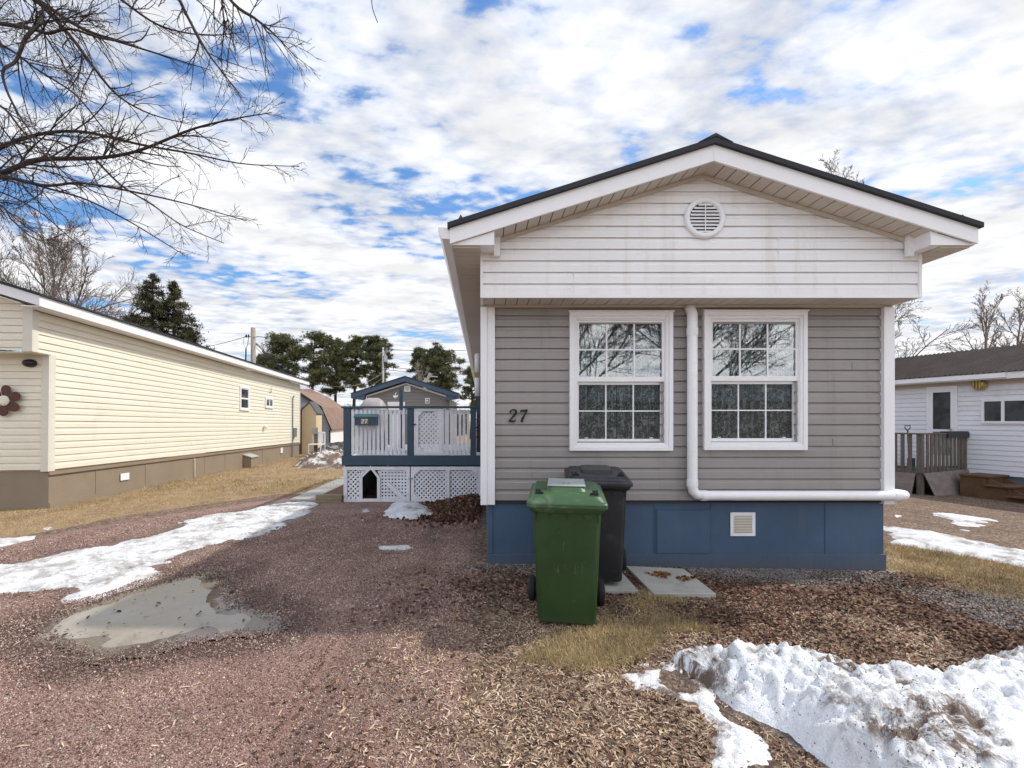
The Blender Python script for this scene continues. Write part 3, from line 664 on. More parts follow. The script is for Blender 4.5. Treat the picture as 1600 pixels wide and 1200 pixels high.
tag(scatter('dead_leaves', M['leaves'], on(p, .006), *LEAF, RNG.uniform(.007,.022,n), r), 'brown dead leaf litter on the bed in front of the grey house', 'leaf litter', kind='stuff')
p = pts_in(1000, -6, 0, 1.7, 8, lambda x, y: notsnow(x, y) * np.clip(.35 + fbm(x, y, 1.1, 13, 3) * 2, .02, 1)); n = len(p); r = np.stack([RNG.normal(0,.3,n), RNG.normal(0,.3,n), RNG.uniform(0,6.28,n)],1)
s_ = RNG.uniform(.006,.022,n); tag(scatter('driveway_debris', M['chips'], on(p, .004), *CHIP, np.stack([s_*1.3, s_*.8, s_], 1), r), 'scattered twigs and bark flakes on the gravel driveway', 'debris', kind='stuff')
def d_st(x, y): return zones(x, y)[4] * (y < 4.68) * np.clip(.4 + fbm(x, y, 1.5, 5, 3), .1, 1)
p = pts_in(16000, -.4, 7, 3.2, 4.7, d_st); n = len(p)
tag(scatter('stone_edging', M['grey_stones'], on(p, .004), *STONE, RNG.uniform(.006,.016,n)), 'grey crushed stone along the foot of the blue skirting', 'gravel', kind='stuff')
def d_gr(x, y): R, Gr, mu, w, st = zones(x, y); return np.clip(Gr - .25, 0, 1) * notsnow(x, y) * (sdist(RST, x, y) < .05) * np.clip(.6 + fbm(x, y, 2.5, 8, 3), .15, 1)
def grass(n_, x0, x1, y0, y1, hs):
    p = pts_in(n_, x0, x1, y0, y1, d_gr); n = len(p); r = np.stack([RNG.normal(0,.75,n), RNG.normal(0,.75,n), RNG.uniform(0,6.28,n)],1)
    h = RNG.uniform(.5, 1.2, n) * hs; return on(p, -.002), r, np.stack([h * .45, h, h], 1)
A = [grass(42000, .2, 2.6, 2.6, 4.4, .040), grass(30000, 4.3, 12, 3.2, 9.5, .05), grass(42000, -9.5, -3.2, 5, 12, .05), grass(14000, -9, -2.8, 10, 24, .09)]
P_, R3, S3 = (np.concatenate([a[i] for a in A]) for i in range(3))
tag(scatter('dead_grass', M['straw'], P_, *BLADE, S3, R3), 'matted straw-coloured winter grass on the lawns', 'grass', kind='stuff')
p = pts_in(60, -5.5, -1.2, 3.2, 5.2, lambda x, y: (sdist(ICE, x, y) > 0) * 1.); n = len(p)
tag(scatter('ice_debris', M['grit'], on(p, .003), *LEAF, RNG.uniform(.006, .03, n) * RNG.uniform(.4, 1, n), np.stack([RNG.normal(0,.3,n), RNG.normal(0,.3,n), RNG.uniform(0,6.28,n)],1)), 'dark twigs and leaves frozen onto the muddy ice', 'debris', kind='stuff')
# leaf pile against the deck corner
n = 3800; a = RNG.normal(0, 1, (n, 2)); px_ = -.35 + a[:,0] * .40; py_ = 7.5 + a[:,1] * .42; k = (px_ < -.06) & (py_ < 8.3); px_, py_ = px_[k], py_[k]
hz = .20 * np.exp(-(((px_ + .2) / .45) ** 2 + ((py_ - 7.8) / .5) ** 2) / 1.4) * RNG.uniform(.55, 1, len(px_))
tag(scatter('leaf_pile', M['leaves'], np.stack([px_, py_, gz(px_, py_) + hz + .01], 1), *LEAF, RNG.uniform(.03, .055, len(px_))), 'pile of dark fallen leaves between the lattice and the blue skirting', 'leaf pile', kind='stuff')
# ------------------------------------------------------------ grey house
YF, YG, YR = 4.73, 4.416, 4.165
def FX(px): return (px - VX) / 148.
def FZ(py): return CH + (HY - py) / 148.
HB = 23.0
H = thing('mobile_home', 'grey-sided mobile home with white gable and blue skirting, number 27', 'house', (2.14, YF, 0))
X0, X1 = -.012, 4.29; ZT, ZB = 2.745, .70
holes = []
for (a, b) in ((889, 1048), (1097, 1257)):
    holes.append((FX(a) + .085, FX(b) - .11, FZ(703) + .09, FZ(489) - .12))
mb = MB()
(ax0, ax1, az0, az1), (bx0, bx1, bz0, bz1) = holes
fr = lambda xa, xb, za, zb: siding(mb, (xa, YF), (xb, YF), (0, -1), za, zb, zref=ZB)
fr(X0 + .12, ax0, ZB, ZT); fr(ax1, bx0, ZB, ZT); fr(bx1, X1 - .09, ZB, ZT)
for h in holes: fr(h[0], h[1], ZB, h[2]); fr(h[0], h[1], h[3], ZT)
for xx, k in ((FX(875) - .3, 2), (FX(1068) + .2, 1), (FX(1300), 5), (FX(1330), 12), (.5, 3)):   # lapped panel joints
    mb.box(xx, xx + .0025, YF - .0165, YF - .005, ZB + k * .1145 + .006, ZB + k * .1145 + .075)
mb.build('front_wall', M['grey_vinyl'], H)
mb = MB(); siding(mb, (X0, HB), (X0, YF + .01), (-1, 0), ZB, 3.2, zref=ZB); mb.build('side_wall', M['grey_vinyl'], H)
mb = MB(); siding(mb, (X1, YF + .01), (X1, HB), (1, 0), ZB, 3.2, zref=ZB); mb.build('side_wall', M['grey_vinyl'], H)
mb = MB(); siding(mb, (X1, HB), (X0, HB), (0, 1), ZB, 3.25, zref=ZB)
mb.prism([(X0, HB - .02, 3.2), (X1, HB - .02, 3.2), ((X0+X1)/2, HB - .02, 3.9)], (0, .02, 0)); mb.build('rear_wall', M['grey_vinyl'], H)
AX = (X0 + X1) / 2 + .005; SL = .316
# gable
mb = MB(); zs = lambda x: 3.955 - SL * abs(x - AX)
def gl(z):
    hw = (3.955 - z) / SL; return (max(0, (AX - hw) - X0), min(X1 - X0, AX + hw - X0))
siding(mb, (X0, YG), (X1, YG), (0, -1), 2.76, 3.95, course=.1135, zref=2.775, lims=gl)
mb.box(X0 + .3 + .6, X0 + .9025, YG - .0165, YG - .004, 2.775, 3.0); mb.box(2.9, 2.9025, YG - .0165, YG - .004, 3.12, 3.34)
siding(mb, (X0, YF), (X0, YG), (-1, 0), 2.76, 3.2, course=.1135, zref=2.775); siding(mb, (X1, YG), (X1, YF), (1, 0), 2.76, 3.2, course=.1135, zref=2.775)
mb.build('gable_wall', M['white_vinyl'], H)
mb = MB(); mb.box(X0 - .016, X0 + .012, YG - .022, YF, 2.745, 3.19); mb.box(X1 - .012, X1 + .016, YG - .022, YF, 2.745, 3.19)
mb.box(X0 + .012, X1 - .012, YG - .019, YG - .002, 2.745, 2.775); mb.build('gable_trim', M['white_trim'], H)
# lower soffit: separate panels with dark grooves between, plus a trim rail on the wall
mb = MB(); mb.box(X0 + .02, X1 - .02, YG + .01, YF - .03, 2.762, 2.772); mb.build('soffit_gap', M['dark_gap'], H)
mb = MB(); x = X0 + .014
while x < X1 - .02: mb.box(x, min(x + .108, X1 - .01), YG + .004, YF - .03, 2.748, 2.7615); x += .1155
mb.box(X0 - .01, X1 + .01, YF - .03, YF + .004, 2.728, 2.7615); mb.build('soffit', M['beige_soffit'], H)
# rake soffit (sloping) panels
mb = MB(); mg = MB()
for sgn in (-1, 1):
    o = 0.0
    while o < 2.08:
        a, b = o, min(o + .105, 2.1); xa, xb = AX + sgn * a, AX + sgn * b
        za, zb = 3.955 - SL * a, 3.955 - SL * b
        mb.prism([(xa, YR + .02, za), (xa, YG, za), (xb, YG, zb), (xb, YR + .02, zb)], (0, 0, .008)); o += .115
    xa, xb = AX, AX + sgn * 2.16; za, zb = 3.966, 3.966 - SL * 2.16
    mg.prism([(xa, YR + .02, za), (xa, YG + .02, za), (xb, YG + .02, zb), (xb, YR + .02, zb)], (0, 0, .006))
    xe = 2.05
    mb.prism([(AX, YG - .035, 3.952), (AX + sgn * xe, YG - .035, 3.952 - SL * xe), (AX + sgn * xe, YG - .035, 3.918 - SL * xe), (AX, YG - .035, 3.918)], (0, .02, 0))
mb.build('rake_soffit', M['beige_soffit'], H); mg.build('soffit_gap', M['dark_gap'], H)
# roof: two slabs, fascia
HWR = 2.455
mb = MB(); zt = 4.105
for sgn in (-1, 1):
    xe = AX + sgn * (HWR + .02); ze = zt - SL * (HWR + .02)
    mb.prism([(AX, YR - .035, zt), (xe, YR - .035, ze), (xe, YR - .035, ze + .045), (AX, YR - .035, zt + .05)], (0, HB + .4 - YR, 0))
mb.prism([(AX - .16, YR - .04, zt + .052 - SL*.16), (AX, YR - .04, zt + .055), (AX + .16, YR - .04, zt + .052 - SL*.16), (AX, YR - .04, zt + .085)], (0, HB + .4 - YR, 0))
y = YR + .05
for k in range(60):   # shingle tabs along the rake edge
    pass
for sgn in (-1, 1):
    xe = AX + sgn * (HWR - .10); ze = zt - SL * (HWR - .1) + .04
    mb.add([(xe - .03, YR, ze + .01*-sgn*0), (xe + .05, YR, ze - .02), (xe + .05, YR + .1, ze - .02), (xe - .03, YR + .1, ze), (xe + sgn*.0, YR + .04, ze + .075)], [(0,1,4),(1,2,4),(2,3,4),(3,0,4)])
mb.build('roof', M['shingle'], H)
mb = MB()
for sgn in (-1, 1):
    xe = AX + sgn * HWR; ze = zt - SL * HWR
    mb.prism([(AX, YR - .002*(sgn+1), zt - .002), (xe, YR - .002*(sgn+1), ze - .002), (xe, YR - .002*(sgn+1), ze - .145), (AX, YR - .002*(sgn+1), zt - .150)], (0, .022, 0))
    # box return at the eave
    xi = AX + sgn * (2.04); zi = zt - .15 - SL * 2.04
    mb.prism([(xe, YR + .024, 3.182), (xi, YR + .024, 3.182), (xi, YR + .024, zi), (xe, YR + .024, 3.185)], (0, YG - YR - .03, 0))
    mb.box(min(xi, xi - sgn*.06), max(xi, xi - sgn*.06), YG - .07, YG - .03, 3.14, 3.33)
    # eave fascia along the sides
    mb.box(min(xe - sgn*.02, xe), max(xe - sgn*.02, xe), YR + .03, HB + .3, ze - .15, ze - .01)
mb.build('fascia', M['white_trim'], H)
for sgn in (-1, 1):
    mb = MB(); xe = AX + sgn * (HWR - .022); xw = X0 - .016 if sgn < 0 else X1 + .016
    y = YR + .05
    while y < HB: mb.box(min(xe, xw), max(xe, xw), y, y + .108, 3.165, 3.18); y += .116
    mb.build('eave_soffit', M['beige_soffit'], H)
mb = MB()
for sgn in (-1, 1):
    xe = AX + sgn * (HWR - .022); xw = X0 - .016 if sgn < 0 else X1 + .016
    mb.box(min(xe, xw), max(xe, xw), YR + .06, HB, 3.181, 3.187)
mb.build('soffit_gap', M['dark_gap'], H)
# gutter (K profile) on the left eave
mb = MB(); gx = AX - HWR - .002
pr = [(gx, 3.34), (gx - .105, 3.345), (gx - .11, 3.325), (gx - .085, 3.27), (gx - .07, 3.24), (gx, 3.235)]
mb.prism([(x, YR + .02, z) for x, z in pr], (0, HB - YR, 0)); mb.build('gutter', M['white_trim'], H)
# corner trims
mb = MB()
mb.box(X0 - .016, X0 + .055, YF - .05, YF + .06, .655, 2.728); mb.box(X0 + .055, X0 + .135, YF - .038, YF + .04, .655, 2.728)
mb.build('corner_trim', M['white_trim'], H, bevel=.004)
mb = MB(); mb.box(X1 - .10, X1 + .012, YF - .05, YF + .06, .665, 2.728); mb.box(X1 + .012, X1 + .024, YF - .03, YF + .06, .665, 2.728)
mb.build('corner_trim', M['white_trim'], H, bevel=.004)
mb = MB(); mb.box(X0 + .13, X1 - .1, YF - .012, YF + .01, .675, .70); mb.build('starter_gap', M['dark_gap'], H)
# skirting
S0, S1 = .05, 4.245
mb = MB(); mb.box(S0, S1, YF + .02, YF + .06, -.3, .70); mb.box(S0, S0 + .04, YF + .06, HB - .1, -.3, .70); mb.box(S1 - .04, S1, YF + .06, HB - .1, -.3, .70)
mb.box(S0, S1, HB - .1, HB - .06, -.4, .70)
mb.box(S0 - .015, S1 + .015, YF + .002, YF + .0185, -.3, .125); mb.box(S1, S1 + .016, YF + .03, HB - .2, -.3, .12)
for px in (835, 1024, 1113, 1292): mb.box(FX(px) - .008, FX(px) + .002, YF + .013, YF + .0195, .135, .66)
mb.box(S0, S0 + .05, YF + .008, YF + .0195, .13, .675)
mb.build('skirting', M['blue_paint'], H, bevel=.003)
mb = MB(); pa, pb, pc, pd = FX(1026), FX(1112), FZ(866), FZ(796)
mb.ring(pa, pb, pc, pd, .006, YF + .012, YF + .0198); mb.box(pa + .009, pb - .009, YF + .010, YF + .0198, pc + .009, pd - .009)
mb.build('access_panel', M['blue_paint'], H)
# skirting vent
va, vb, vc, vd = FX(1142), FX(1181), FZ(838), FZ(801)
vent = MB().ring(va, vb, vc, vd, .035, YF + .005, YF + .018).build('vent', M['white_trim'], H, bevel=.003)
mb = MB(); nb = 6
for i in range(nb):
    z = vc + .045 + i * (vd - vc - .08) / nb; mb.prism([(va + .036, YF + .0, z), (va + .036, YF + .017, z + .026), (va + .036, YF + .018, z + .022), (va + .036, YF + .001, z - .004)], (vb - va - .072, 0, 0))
mb.build('louvre', M['beige_soffit'], vent)
MB().box(va + .03, vb - .03, YF + .0183, YF + .0193, vc + .03, vd - .03).build('vent_back', M['dark_gap'], vent)
# round gable vent
sc = 158.5; cx = (1099.5 - VX) / sc; cz = CH + (HY - 342) / sc; r = .200
mb = MB(); n = 40; rings = []
for rr, yy in ((r, YG - .004), (r, YG - .030), (r * .93, YG - .042), (r * .80, YG - .040), (r * .74, YG - .028), (r * .74, YG - .012)):
    rings.append([(cx + rr * math.cos(2*math.pi*k/n), yy, cz + rr * math.sin(2*math.pi*k/n)) for k in range(n)])
gv = mb.loft(rings, cap=False).build('gable_vent', M['white_trim'], H, smooth=True)
mb = MB(); mb.loft([[(cx + r*.76*math.cos(2*math.pi*k/n), y, cz + r*.76*math.sin(2*math.pi*k/n)) for k in range(n)] for y in (YG - .0155, YG - .0135)]); mb.build('vent_back', M['dark_gap'], gv)
mb = MB()
for i in range(9):
    z = cz - r*.74 + (i + .5) * (2*r*.74) / 9; hw = math.sqrt(max(0, (r*.74)**2 - (z - cz)**2)) * .98
    mb.prism([(cx - hw, YG - .034, z - .012), (cx - hw, YG - .017, z + .012), (cx - hw, YG - .017, z + .008), (cx - hw, YG - .034, z - .016)], (2*hw, 0, 0))
mb.box(cx - .004, cx + .004, YG - .037, YG - .033, cz - r*.73, cz + r*.73)
mb.build('louvre', M['white_trim'], gv)
# windows
def front_window(pxa, pxb, pya, pyb):
    x0, x1, z0, z1 = FX(pxa), FX(pxb), FZ(pyb), FZ(pya)
    Y = YF
    w = MB().ring(x0, x1, z0, z1, .042, Y - .052, Y + .01).build('window', M['white_trim'], H, bevel=.004)
    mb = MB(); mb.ring(x0 + .042, x1 - .042, z0 + .042, z1 - .042, .028, Y - .040, Y + .05)
    mb.ring(x0 + .070, x1 - .070, z0 + .070, z1 - .070, .012, Y - .030, Y + .06); mb.box(x0 - .012, x1 + .012, Y - .062, Y - .0, z1, z1 + .014)
    mb.build('frame', M['white_trim'], w, bevel=.003)
    g0, g1, h0, h1 = x0 + .082, x1 - .082, z0 + .082, z1 - .082
    zm = (h0 + h1) / 2 + .0
    mb = MB(); mb.ring(g0, g1, zm, h1, .022, Y - .018, Y + .012, wb=.052); mb.build('upper_sash', M['white_trim'], w, bevel=.002)
    mb = MB(); mb.ring(g0, g1, h0, zm, .026, Y + .014, Y + .042, wb=.04, wt=.03); mb.build('lower_sash', M['white_trim'], w, bevel=.002)
    for (za, zb, yy, wd) in ((zm + .052, h1 - .022, Y - .007, .016), (h0 + .04, zm - .012, Y + .022, .012)):
        mb = MB(); ga, gb = g0 + .022, g1 - .022
        for k in (1, 2): x = ga + (gb - ga) * k / 3; mb.box(x - wd/2, x + wd/2, yy - .003, yy + .003, za, zb)
        z = (za + zb) / 2; mb.box(ga, gb, yy - .0042, yy + .0042, z - wd/2, z + wd/2); mb.build('muntin', M['white_trim'], w)
        MB().box(ga, gb, yy + .005, yy + .007, za, zb).build('glass_pane', M['glass'] if za > zm else M['glass_dim2'], w)
    for (xa) in (g0 + .09, g1 - .14):
        MB().box(xa, xa + .03, Y + .008, Y + .0139, h0 + .045, h0 + .055).build('sash_latch', M['white_trim'], w)
    # lace curtains hung in folds
    for (ca, cb) in ((g0 - .04, (g0+g1)/2 - .006), ((g0+g1)/2 + .006, g1 + .04)):
        n = 60; V = []; 
        for i in range(n + 1):
            x = ca + (cb - ca) * i / n; yy = Y + .12 + .022 * math.sin(i * .75 + ca * 9) + .012 * math.sin(i * .31)
            V += [(x, yy, h0 - .02), (x, yy + .01, h1 + .02)]
        MB().add(V, [(2*i, 2*i+2, 2*i+3, 2*i+1) for i in range(n)]).build('lace_curtain', M['lace'], w, smooth=True)
M['glass_dim2'] = glass_mat('glass_lower', refl=.08)
front_window(889, 1049, 489, 704); front_window(1097, 1257, 488, 703)
mb = MB(); mb.box(.6, 3.8, YF + .35, YF + .36, .8, 2.8); mb.box(.6, .61, YF + .08, YF + .35, .8, 2.8); mb.box(3.79, 3.8, YF + .08, YF + .35, .8, 2.8)
mb.box(.6, 3.8, YF + .08, YF + .36, .79, .8); mb.box(.6, 3.8, YF + .08, YF + .36, 2.8, 2.81); mb.build('interior', M['curtain_room'], H)
# drain pipe
px_, pz_ = FX(1076.5), FZ(772.5); xe_ = FX(1412)
r = .051; Yp = YF - .075
pts = [(px_ - .012, Yp + .055, 2.735), (px_ - .010, Yp + .02, 2.70), (px_, Yp, 2.65), (px_, Yp, pz_ + .10), (px_ + .012, Yp, pz_ + .045), (px_ + .045, Yp, pz_ + .012), (px_ + .10, Yp, pz_), (X1 + .02, Yp, pz_), (X1 + .07, Yp + .005, pz_), (X1 + .105, Yp + .03, pz_), (X1 + .115, Yp + .08, pz_), (X1 + .115, Yp + .7, pz_ - .02)]
dp = MB().tube(pts, r, 16).build('drain_pipe', M['white_trim'], H, smooth=True)
mb = MB()
for a, b in (((px_, Yp, 2.42), (px_, Yp, 2.50)), ((px_, Yp, pz_ + .10), (px_, Yp, pz_ + .17)), ((px_ + .09, Yp, pz_), (px_ + .15, Yp, pz_)), ((X1 - .04, Yp, pz_), (X1 + .03, Yp, pz_))): MB().tube([a, b], r + .005, 16).build('pipe_joint', M['white_trim'], dp)
# numerals (slanted, thick and thin strokes)
def stroke(mb, pts, wd, y0, y1):
    L, R = [], []
    for i, p in enumerate(pts):
        a = pts[max(i-1, 0)]; b = pts[min(i+1, len(pts)-1)]; d = Vector((b[0]-a[0], b[1]-a[1])).normalized(); n = Vector((-d.y, d.x)); w = wd[i] / 2
        L.append((p[0] + n.x*w, p[1] + n.y*w)); R.append((p[0] - n.x*w, p[1] - n.y*w))
    for i in range(len(pts) - 1):
        q = [L[i], L[i+1], R[i+1], R[i]]; mb.prism([(c[0], y0, c[1]) for c in q], (0, y1 - y0, 0))
T2 = ([(.04,.74),(.06,.88),(.20,.99),(.38,1.0),(.50,.90),(.50,.72),(.38,.52),(.18,.28),(.02,.06)], [.12,.10,.07,.09,.16,.19,.16,.10,.07])
T2b = ([(.02,.06),(.18,.12),(.34,.06),(.46,.05),(.55,.22)], [.08,.16,.15,.10,.05])
T7a = ([(.03,.78),(.08,.93),(.24,.90),(.42,.93),(.58,.98)], [.05,.12,.15,.15,.08])
T7b = ([(.57,.97),(.44,.68),(.30,.36),(.22,.02)], [.06,.10,.17,.16])
def digit(parent, name, strokes, x, z, h, y, sh_=.14):
    mb = MB()
    for i, (p, w) in enumerate(strokes): stroke(mb, [(x + (a + sh_*b) * h, z + b * h) for a, b in p], [q * h for q in w], y - .008 - .0007*i, y + .004)
    return mb.build(name, M['digit'] if parent is H else M['white_wood'], parent)
digit(H, 'house_number', [T2, T2b], FX(794), FZ(659.5), .132, YF - .02)
digit(H, 'house_number', [T7a, T7b], FX(810), FZ(659.5), .132, YF - .02)
# wall lamps on the left wall
for z in (2.36, 2.02):
    MB().tube([(X0 - .07, 6.4, z + .13), (X0 - .07, 6.4, z - .13)], .04, 12).build('wall_lamp', M['white_wood'], H, smooth=True)
# ------------------------------------------------------------ deck
YD = 8.42; k = YD / F
dx = lambda px: (px - VX) * k
dz = lambda py: CH + (HY - py) * k
D = thing('deck', 'raised deck with blue posts, white pickets and white lattice skirting', 'deck', (-1.4, YD, 0))
L0, L1 = dx(537), -.03; DB = 12.2
zr = dz(635); zf = dz(712)
bandT, bandB = dz(711.5), dz(727)
mb = MB(); mb.box(L0 - .03, L1, YD - .03, YD + .01, bandB, bandT); mb.box(L0 - .03, L0 + .01, YD + .01, DB, bandB, bandT); mb.build('band_board', M['deck_blue'], D, bevel=.004)
mb = MB(); x = YD + .015
while x < DB: mb.box(L0 + .012, L1, x, x + .13, bandT - .03, bandT - .004); x += .138
mb.build('floor', M['white_wood'], D)
posts = [(537, 548, YD), (636.5, 646, YD), (735, 744, YD)]
for a, b, y in posts: MB().box(dx(a), dx(b), y - .025, y + .085, bandB + .16, zr - .035).build('post', M['deck_blue'], D, bevel=.004)
for y in (10.2, DB - .1):
    MB().box(L0, L0 + .12, y, y + .1, bandT - .2, zr - .035).build('post', M['deck_blue'], D)
    MB().box(-.14, -.04, y - .9, y - .8, 0, 2.25).build('post', M['deck_blue'], D)
mb = MB().box(dx(534), dx(745), YD - .04, YD + .1, zr - .034, zr + .004); mb.build('top_rail', M['deck_blue'], D, bevel=.004)
MB().box(dx(534), dx(534) + .14, YD + .101, DB, zr - .034, zr + .003).build('top_rail', M['deck_blue'], D, bevel=.004)
mb = MB().box(L0, L1, DB - .1, DB - .02, zr - .034, zr); mb.build('top_rail', M['deck_blue'], D)
for a, b in ((548, 636.5), (693, 735)):
    for c, d in ((647, 641), (709, 704)): MB().box(dx(a), dx(b), YD + .02, YD + .06, dz(c), dz(d)).build('picket_rail', M['white_wood'], D)
def pickets(a, b, sp, wpx, mbk=None):
    x = a
    while x < b: MB().box(dx(x), dx(x + wpx), YD - .006, YD + .018, dz(710.5), dz(640)).build('picket', M['white_wood'], D); x += sp
pickets(549, 634, 6.62, 4.2); pickets(697, 733, 6.5, 4.2)
y = YD + .2
while y < DB - .1: MB().box(L0 + .02, L0 + .04, y, y + .045, zf + .03, zr - .04).build('picket', M['white_wood'], D); y += .16
# gate with lattice
gt = MB().ring(dx(647), dx(692), dz(710), dz(638.5), dx(7) - dx(0), YD - .012, YD + .02, wt=.05, wb=.06).build('gate', M['white_wood'], D, bevel=.003)
gp = [(dx(650), dz(704)), (dx(690), dz(704)), (dx(690), dz(644)), (dx(650), dz(644))]
mb = MB(); lattice(mb, gp, .062, .036, YD + .021, .005); mb.build('lattice', M['white_wood'], gt)
mb = MB()
for (sx, sz) in ((0, 0), (0, 1), (1, 0), (1, 1)):
    X_ = dx(653) if sx == 0 else dx(685.5); Z_ = dz(705) if sz == 0 else dz(643); ex = .1 * (1 if sx == 0 else -1); ez = .1 * (1 if sz == 0 else -1)
    mb.prism([(X_, YD - .010, Z_), (X_ + ex, YD - .010, Z_), (X_, YD - .010, Z_ + ez)], (0, .025, 0))
mb.build('corner_brace', M['white_wood'], gt)
MB().box(dx(643), dx(650), YD - .035, YD - .013, dz(664), dz(662)).build('latch', M['black'], gt)
MB().ring(dx(692.2), dx(697), dz(710), dz(638), .02, YD - .01, YD + .02).build('gate_post', M['white_wood'], D)
# lattice doors under the deck
zt_, zb_ = dz(729), dz(784.5)
def ldoor(xa, xb): return MB().ring(dx(xa), dx(xb), zb_, zt_, .065, YD - .012, YD + .012).build('lattice_door', M['white_wood'], D, bevel=.003)
d1 = ldoor(537, 640.5)
ax, bx, apx = dx(566.5), dx(589.5), dx(579.5); ow = .055
zs_ = dz(746); za_ = dz(733)
mb = MB()
mb.box(ax - ow, ax, YD - .016, YD + .008, zb_ + .02, zs_); mb.box(bx, bx + ow, YD - .016, YD + .008, zb_ + .02, zs_)
mb.prism([(ax - ow, YD - .016, zs_), (ax, YD - .016, zs_), (apx, YD - .016, za_), (apx, YD - .016, za_ + .07)], (0, .024, 0))
mb.prism([(bx + ow, YD - .016, zs_), (bx, YD - .016, zs_), (apx, YD - .016, za_), (apx, YD - .016, za_ + .07)], (0, .024, 0))
mb.prism([(dx(602), YD - .017, dz(756)), (dx(606), YD - .017, dz(752)), (dx(636), YD - .017, dz(779)), (dx(632), YD - .017, dz(783))], (0, .02, 0))
mb.build('arch_frame', M['white_wood'], d1)
mb = MB(); i0, i1 = zb_ + .06, zt_ - .06
lattice(mb, [(dx(541), i0), (ax - ow + .005, i0), (ax - ow + .005, i1), (dx(541), i1)], .062, .034, YD + .013, .005); lattice(mb, [(ax - ow + .005, zs_), (dx(574), i1), (ax - ow + .005, i1)], .062, .034, YD + .013, .005)
lattice(mb, [(bx + ow - .005, i0), (dx(637), i0), (dx(637), i1), (bx + ow - .005, i1)], .062, .036, YD + .013, .005, ang=0); lattice(mb, [(bx + ow - .005, zs_), (bx + ow - .005, i1), (dx(588), i1)], .062, .036, YD + .013, .005, ang=0)
mb.build('lattice', M['white_wood'], d1)
d2 = ldoor(642, 752); mb = MB()
mb.box(dx(697.5), dx(702.5), YD - .014, YD + .010, zb_ + .06, zt_ - .06)
for X_, Z_, ex, ez in ((dx(647), zt_-.065, .12, -.1), (dx(647), zb_+.065, .1, .09), (dx(751)-.06, zt_-.065, -.12, -.12)):
    mb.prism([(X_, YD - .0135, Z_), (X_ + ex, YD - .0135, Z_), (X_, YD - .0135, Z_ + ez)], (0, .024, 0))
mb.build('corner_brace', M['white_wood'], d2)
mb = MB(); lattice(mb, [(dx(645), i0), (dx(750), i0), (dx(750), i1), (dx(645), i1)], .060, .034, YD + .013, .005); mb.build('lattice', M['white_wood'], d2)
MB().box(dx(639), dx(645), YD - .03, YD - .017, dz(749), dz(746.5)).build('latch', M['steel'], d2)
mb = MB(); mb.box(L0 + .03, L1, DB, DB + .02, -.3, bandB + .1); mb.box(L0, L0 + .02, YD + .02, DB, -.3, bandB + .1); mb.build('side_skirting', M['white_wood'], D)
# underside darkness comes from a real earth floor and joists
mb = MB(); x = L0 + .3
while x < L1: mb.box(x, x + .04, YD + .03, DB - .02, bandB + .0, bandT - .031); x += .4
mb.build('joist', M['deck_blue'], D)
# mailbox
mbx = thing('mailbox', 'dark teal mailbox numbered 27 hanging on the deck pickets', 'mailbox', (dx(574), YD - .05, dz(656)))
a, b, c, d = dx(557.5), dx(590.5), dz(664.5), dz(650.5)
MB().prism([(a, YD - .16, c), (a, YD - .008, c), (a, YD - .008, d + .02), (a, YD - .16, d - .01)], (b - a, 0, 0)).build('body', M['deck_blue'], mbx, bevel=.006)
MB().prism([(a - .012, YD - .175, d - .03), (a - .012, YD - .177, d - .008), (a - .012, YD - .10, d + .035), (a - .012, YD - .008, d + .045), (a - .012, YD - .008, d + .022)], (b - a + .024, 0, 0)).build('lid', M['teal'], mbx, bevel=.004)
pl = MB().box(dx(567.5), dx(579), YD - .166, YD - .161, dz(662), dz(654.5)).build('number_plate', M['timber'], mbx)
def digit2(strokes, x):
    mb = MB()
    for i, (p, w) in enumerate(strokes): stroke(mb, [(x + (a_ + .12*b_) * .078, dz(661.6) + b_ * .078) for a_, b_ in p], [q * .095 for q in w], YD - .169 - .0004*i, YD - .165)
    mb.build('number', M['white_trim'], pl)
digit2([T2, T2b], dx(568)); digit2([T7a, T7b], dx(573.2))
# covered barbecue on the deck
bb = thing('covered_barbecue', 'barbecue under a grey-brown cover standing on the deck', 'barbecue', (-2.33, 9.5, .85))
mb = MB(); rings = []
for z, w, dp_ in ((.9, .26, .22), (1.35, .27, .23), (1.72, .27, .24), (1.83, .26, .22), (1.95, .19, .16), (2.0, .10, .08)):
    rings.append([(-2.33 + w * math.copysign(abs(math.cos(t))**.6, math.cos(t)) * (1 + .04*math.sin(5*t+z*4)), 9.5 + dp_ * math.copysign(abs(math.sin(t))**.6, math.sin(t)), z + .02*math.sin(3*t + z)) for t in [2*math.pi*i/28 for i in range(28)]])
mb.loft(rings).build('cover', M['tarp'], bb, smooth=True)
# bird ornament post
bp = thing('ornament_post', 'short blue post with a small white bird ornament above the deck rail', 'post', (-1.94, 10.6, .85))
mb = MB().box(-1.98, -1.90, 10.56, 10.64, .85, 2.27); mb.build('post', M['deck_blue'], bp)
mb = MB().tube([(-2.12, 10.55, 2.12), (-2.07, 10.55, 2.08), (-2.0, 10.55, 2.13)], [.012, .035, .01], 8); mb.tube([(-2.09, 10.55, 2.09), (-2.05, 10.55, 2.2)], [.02, .004], 6); mb.build('bird', M['white_trim'], bp, smooth=True)
hs = MB().tube([(-.10 + .09*math.sin(t*1.0), 8.75 + .03*math.cos(t*1.7), 1.62 - t*.035 + .07*math.sin(t*2.1)) for t in [i*.5 for i in range(28)]], .011, 6).build('hose', M['black'], None, smooth=True)
tag(hs, 'dark garden hose looped at the deck corner beside the house wall', 'hose')
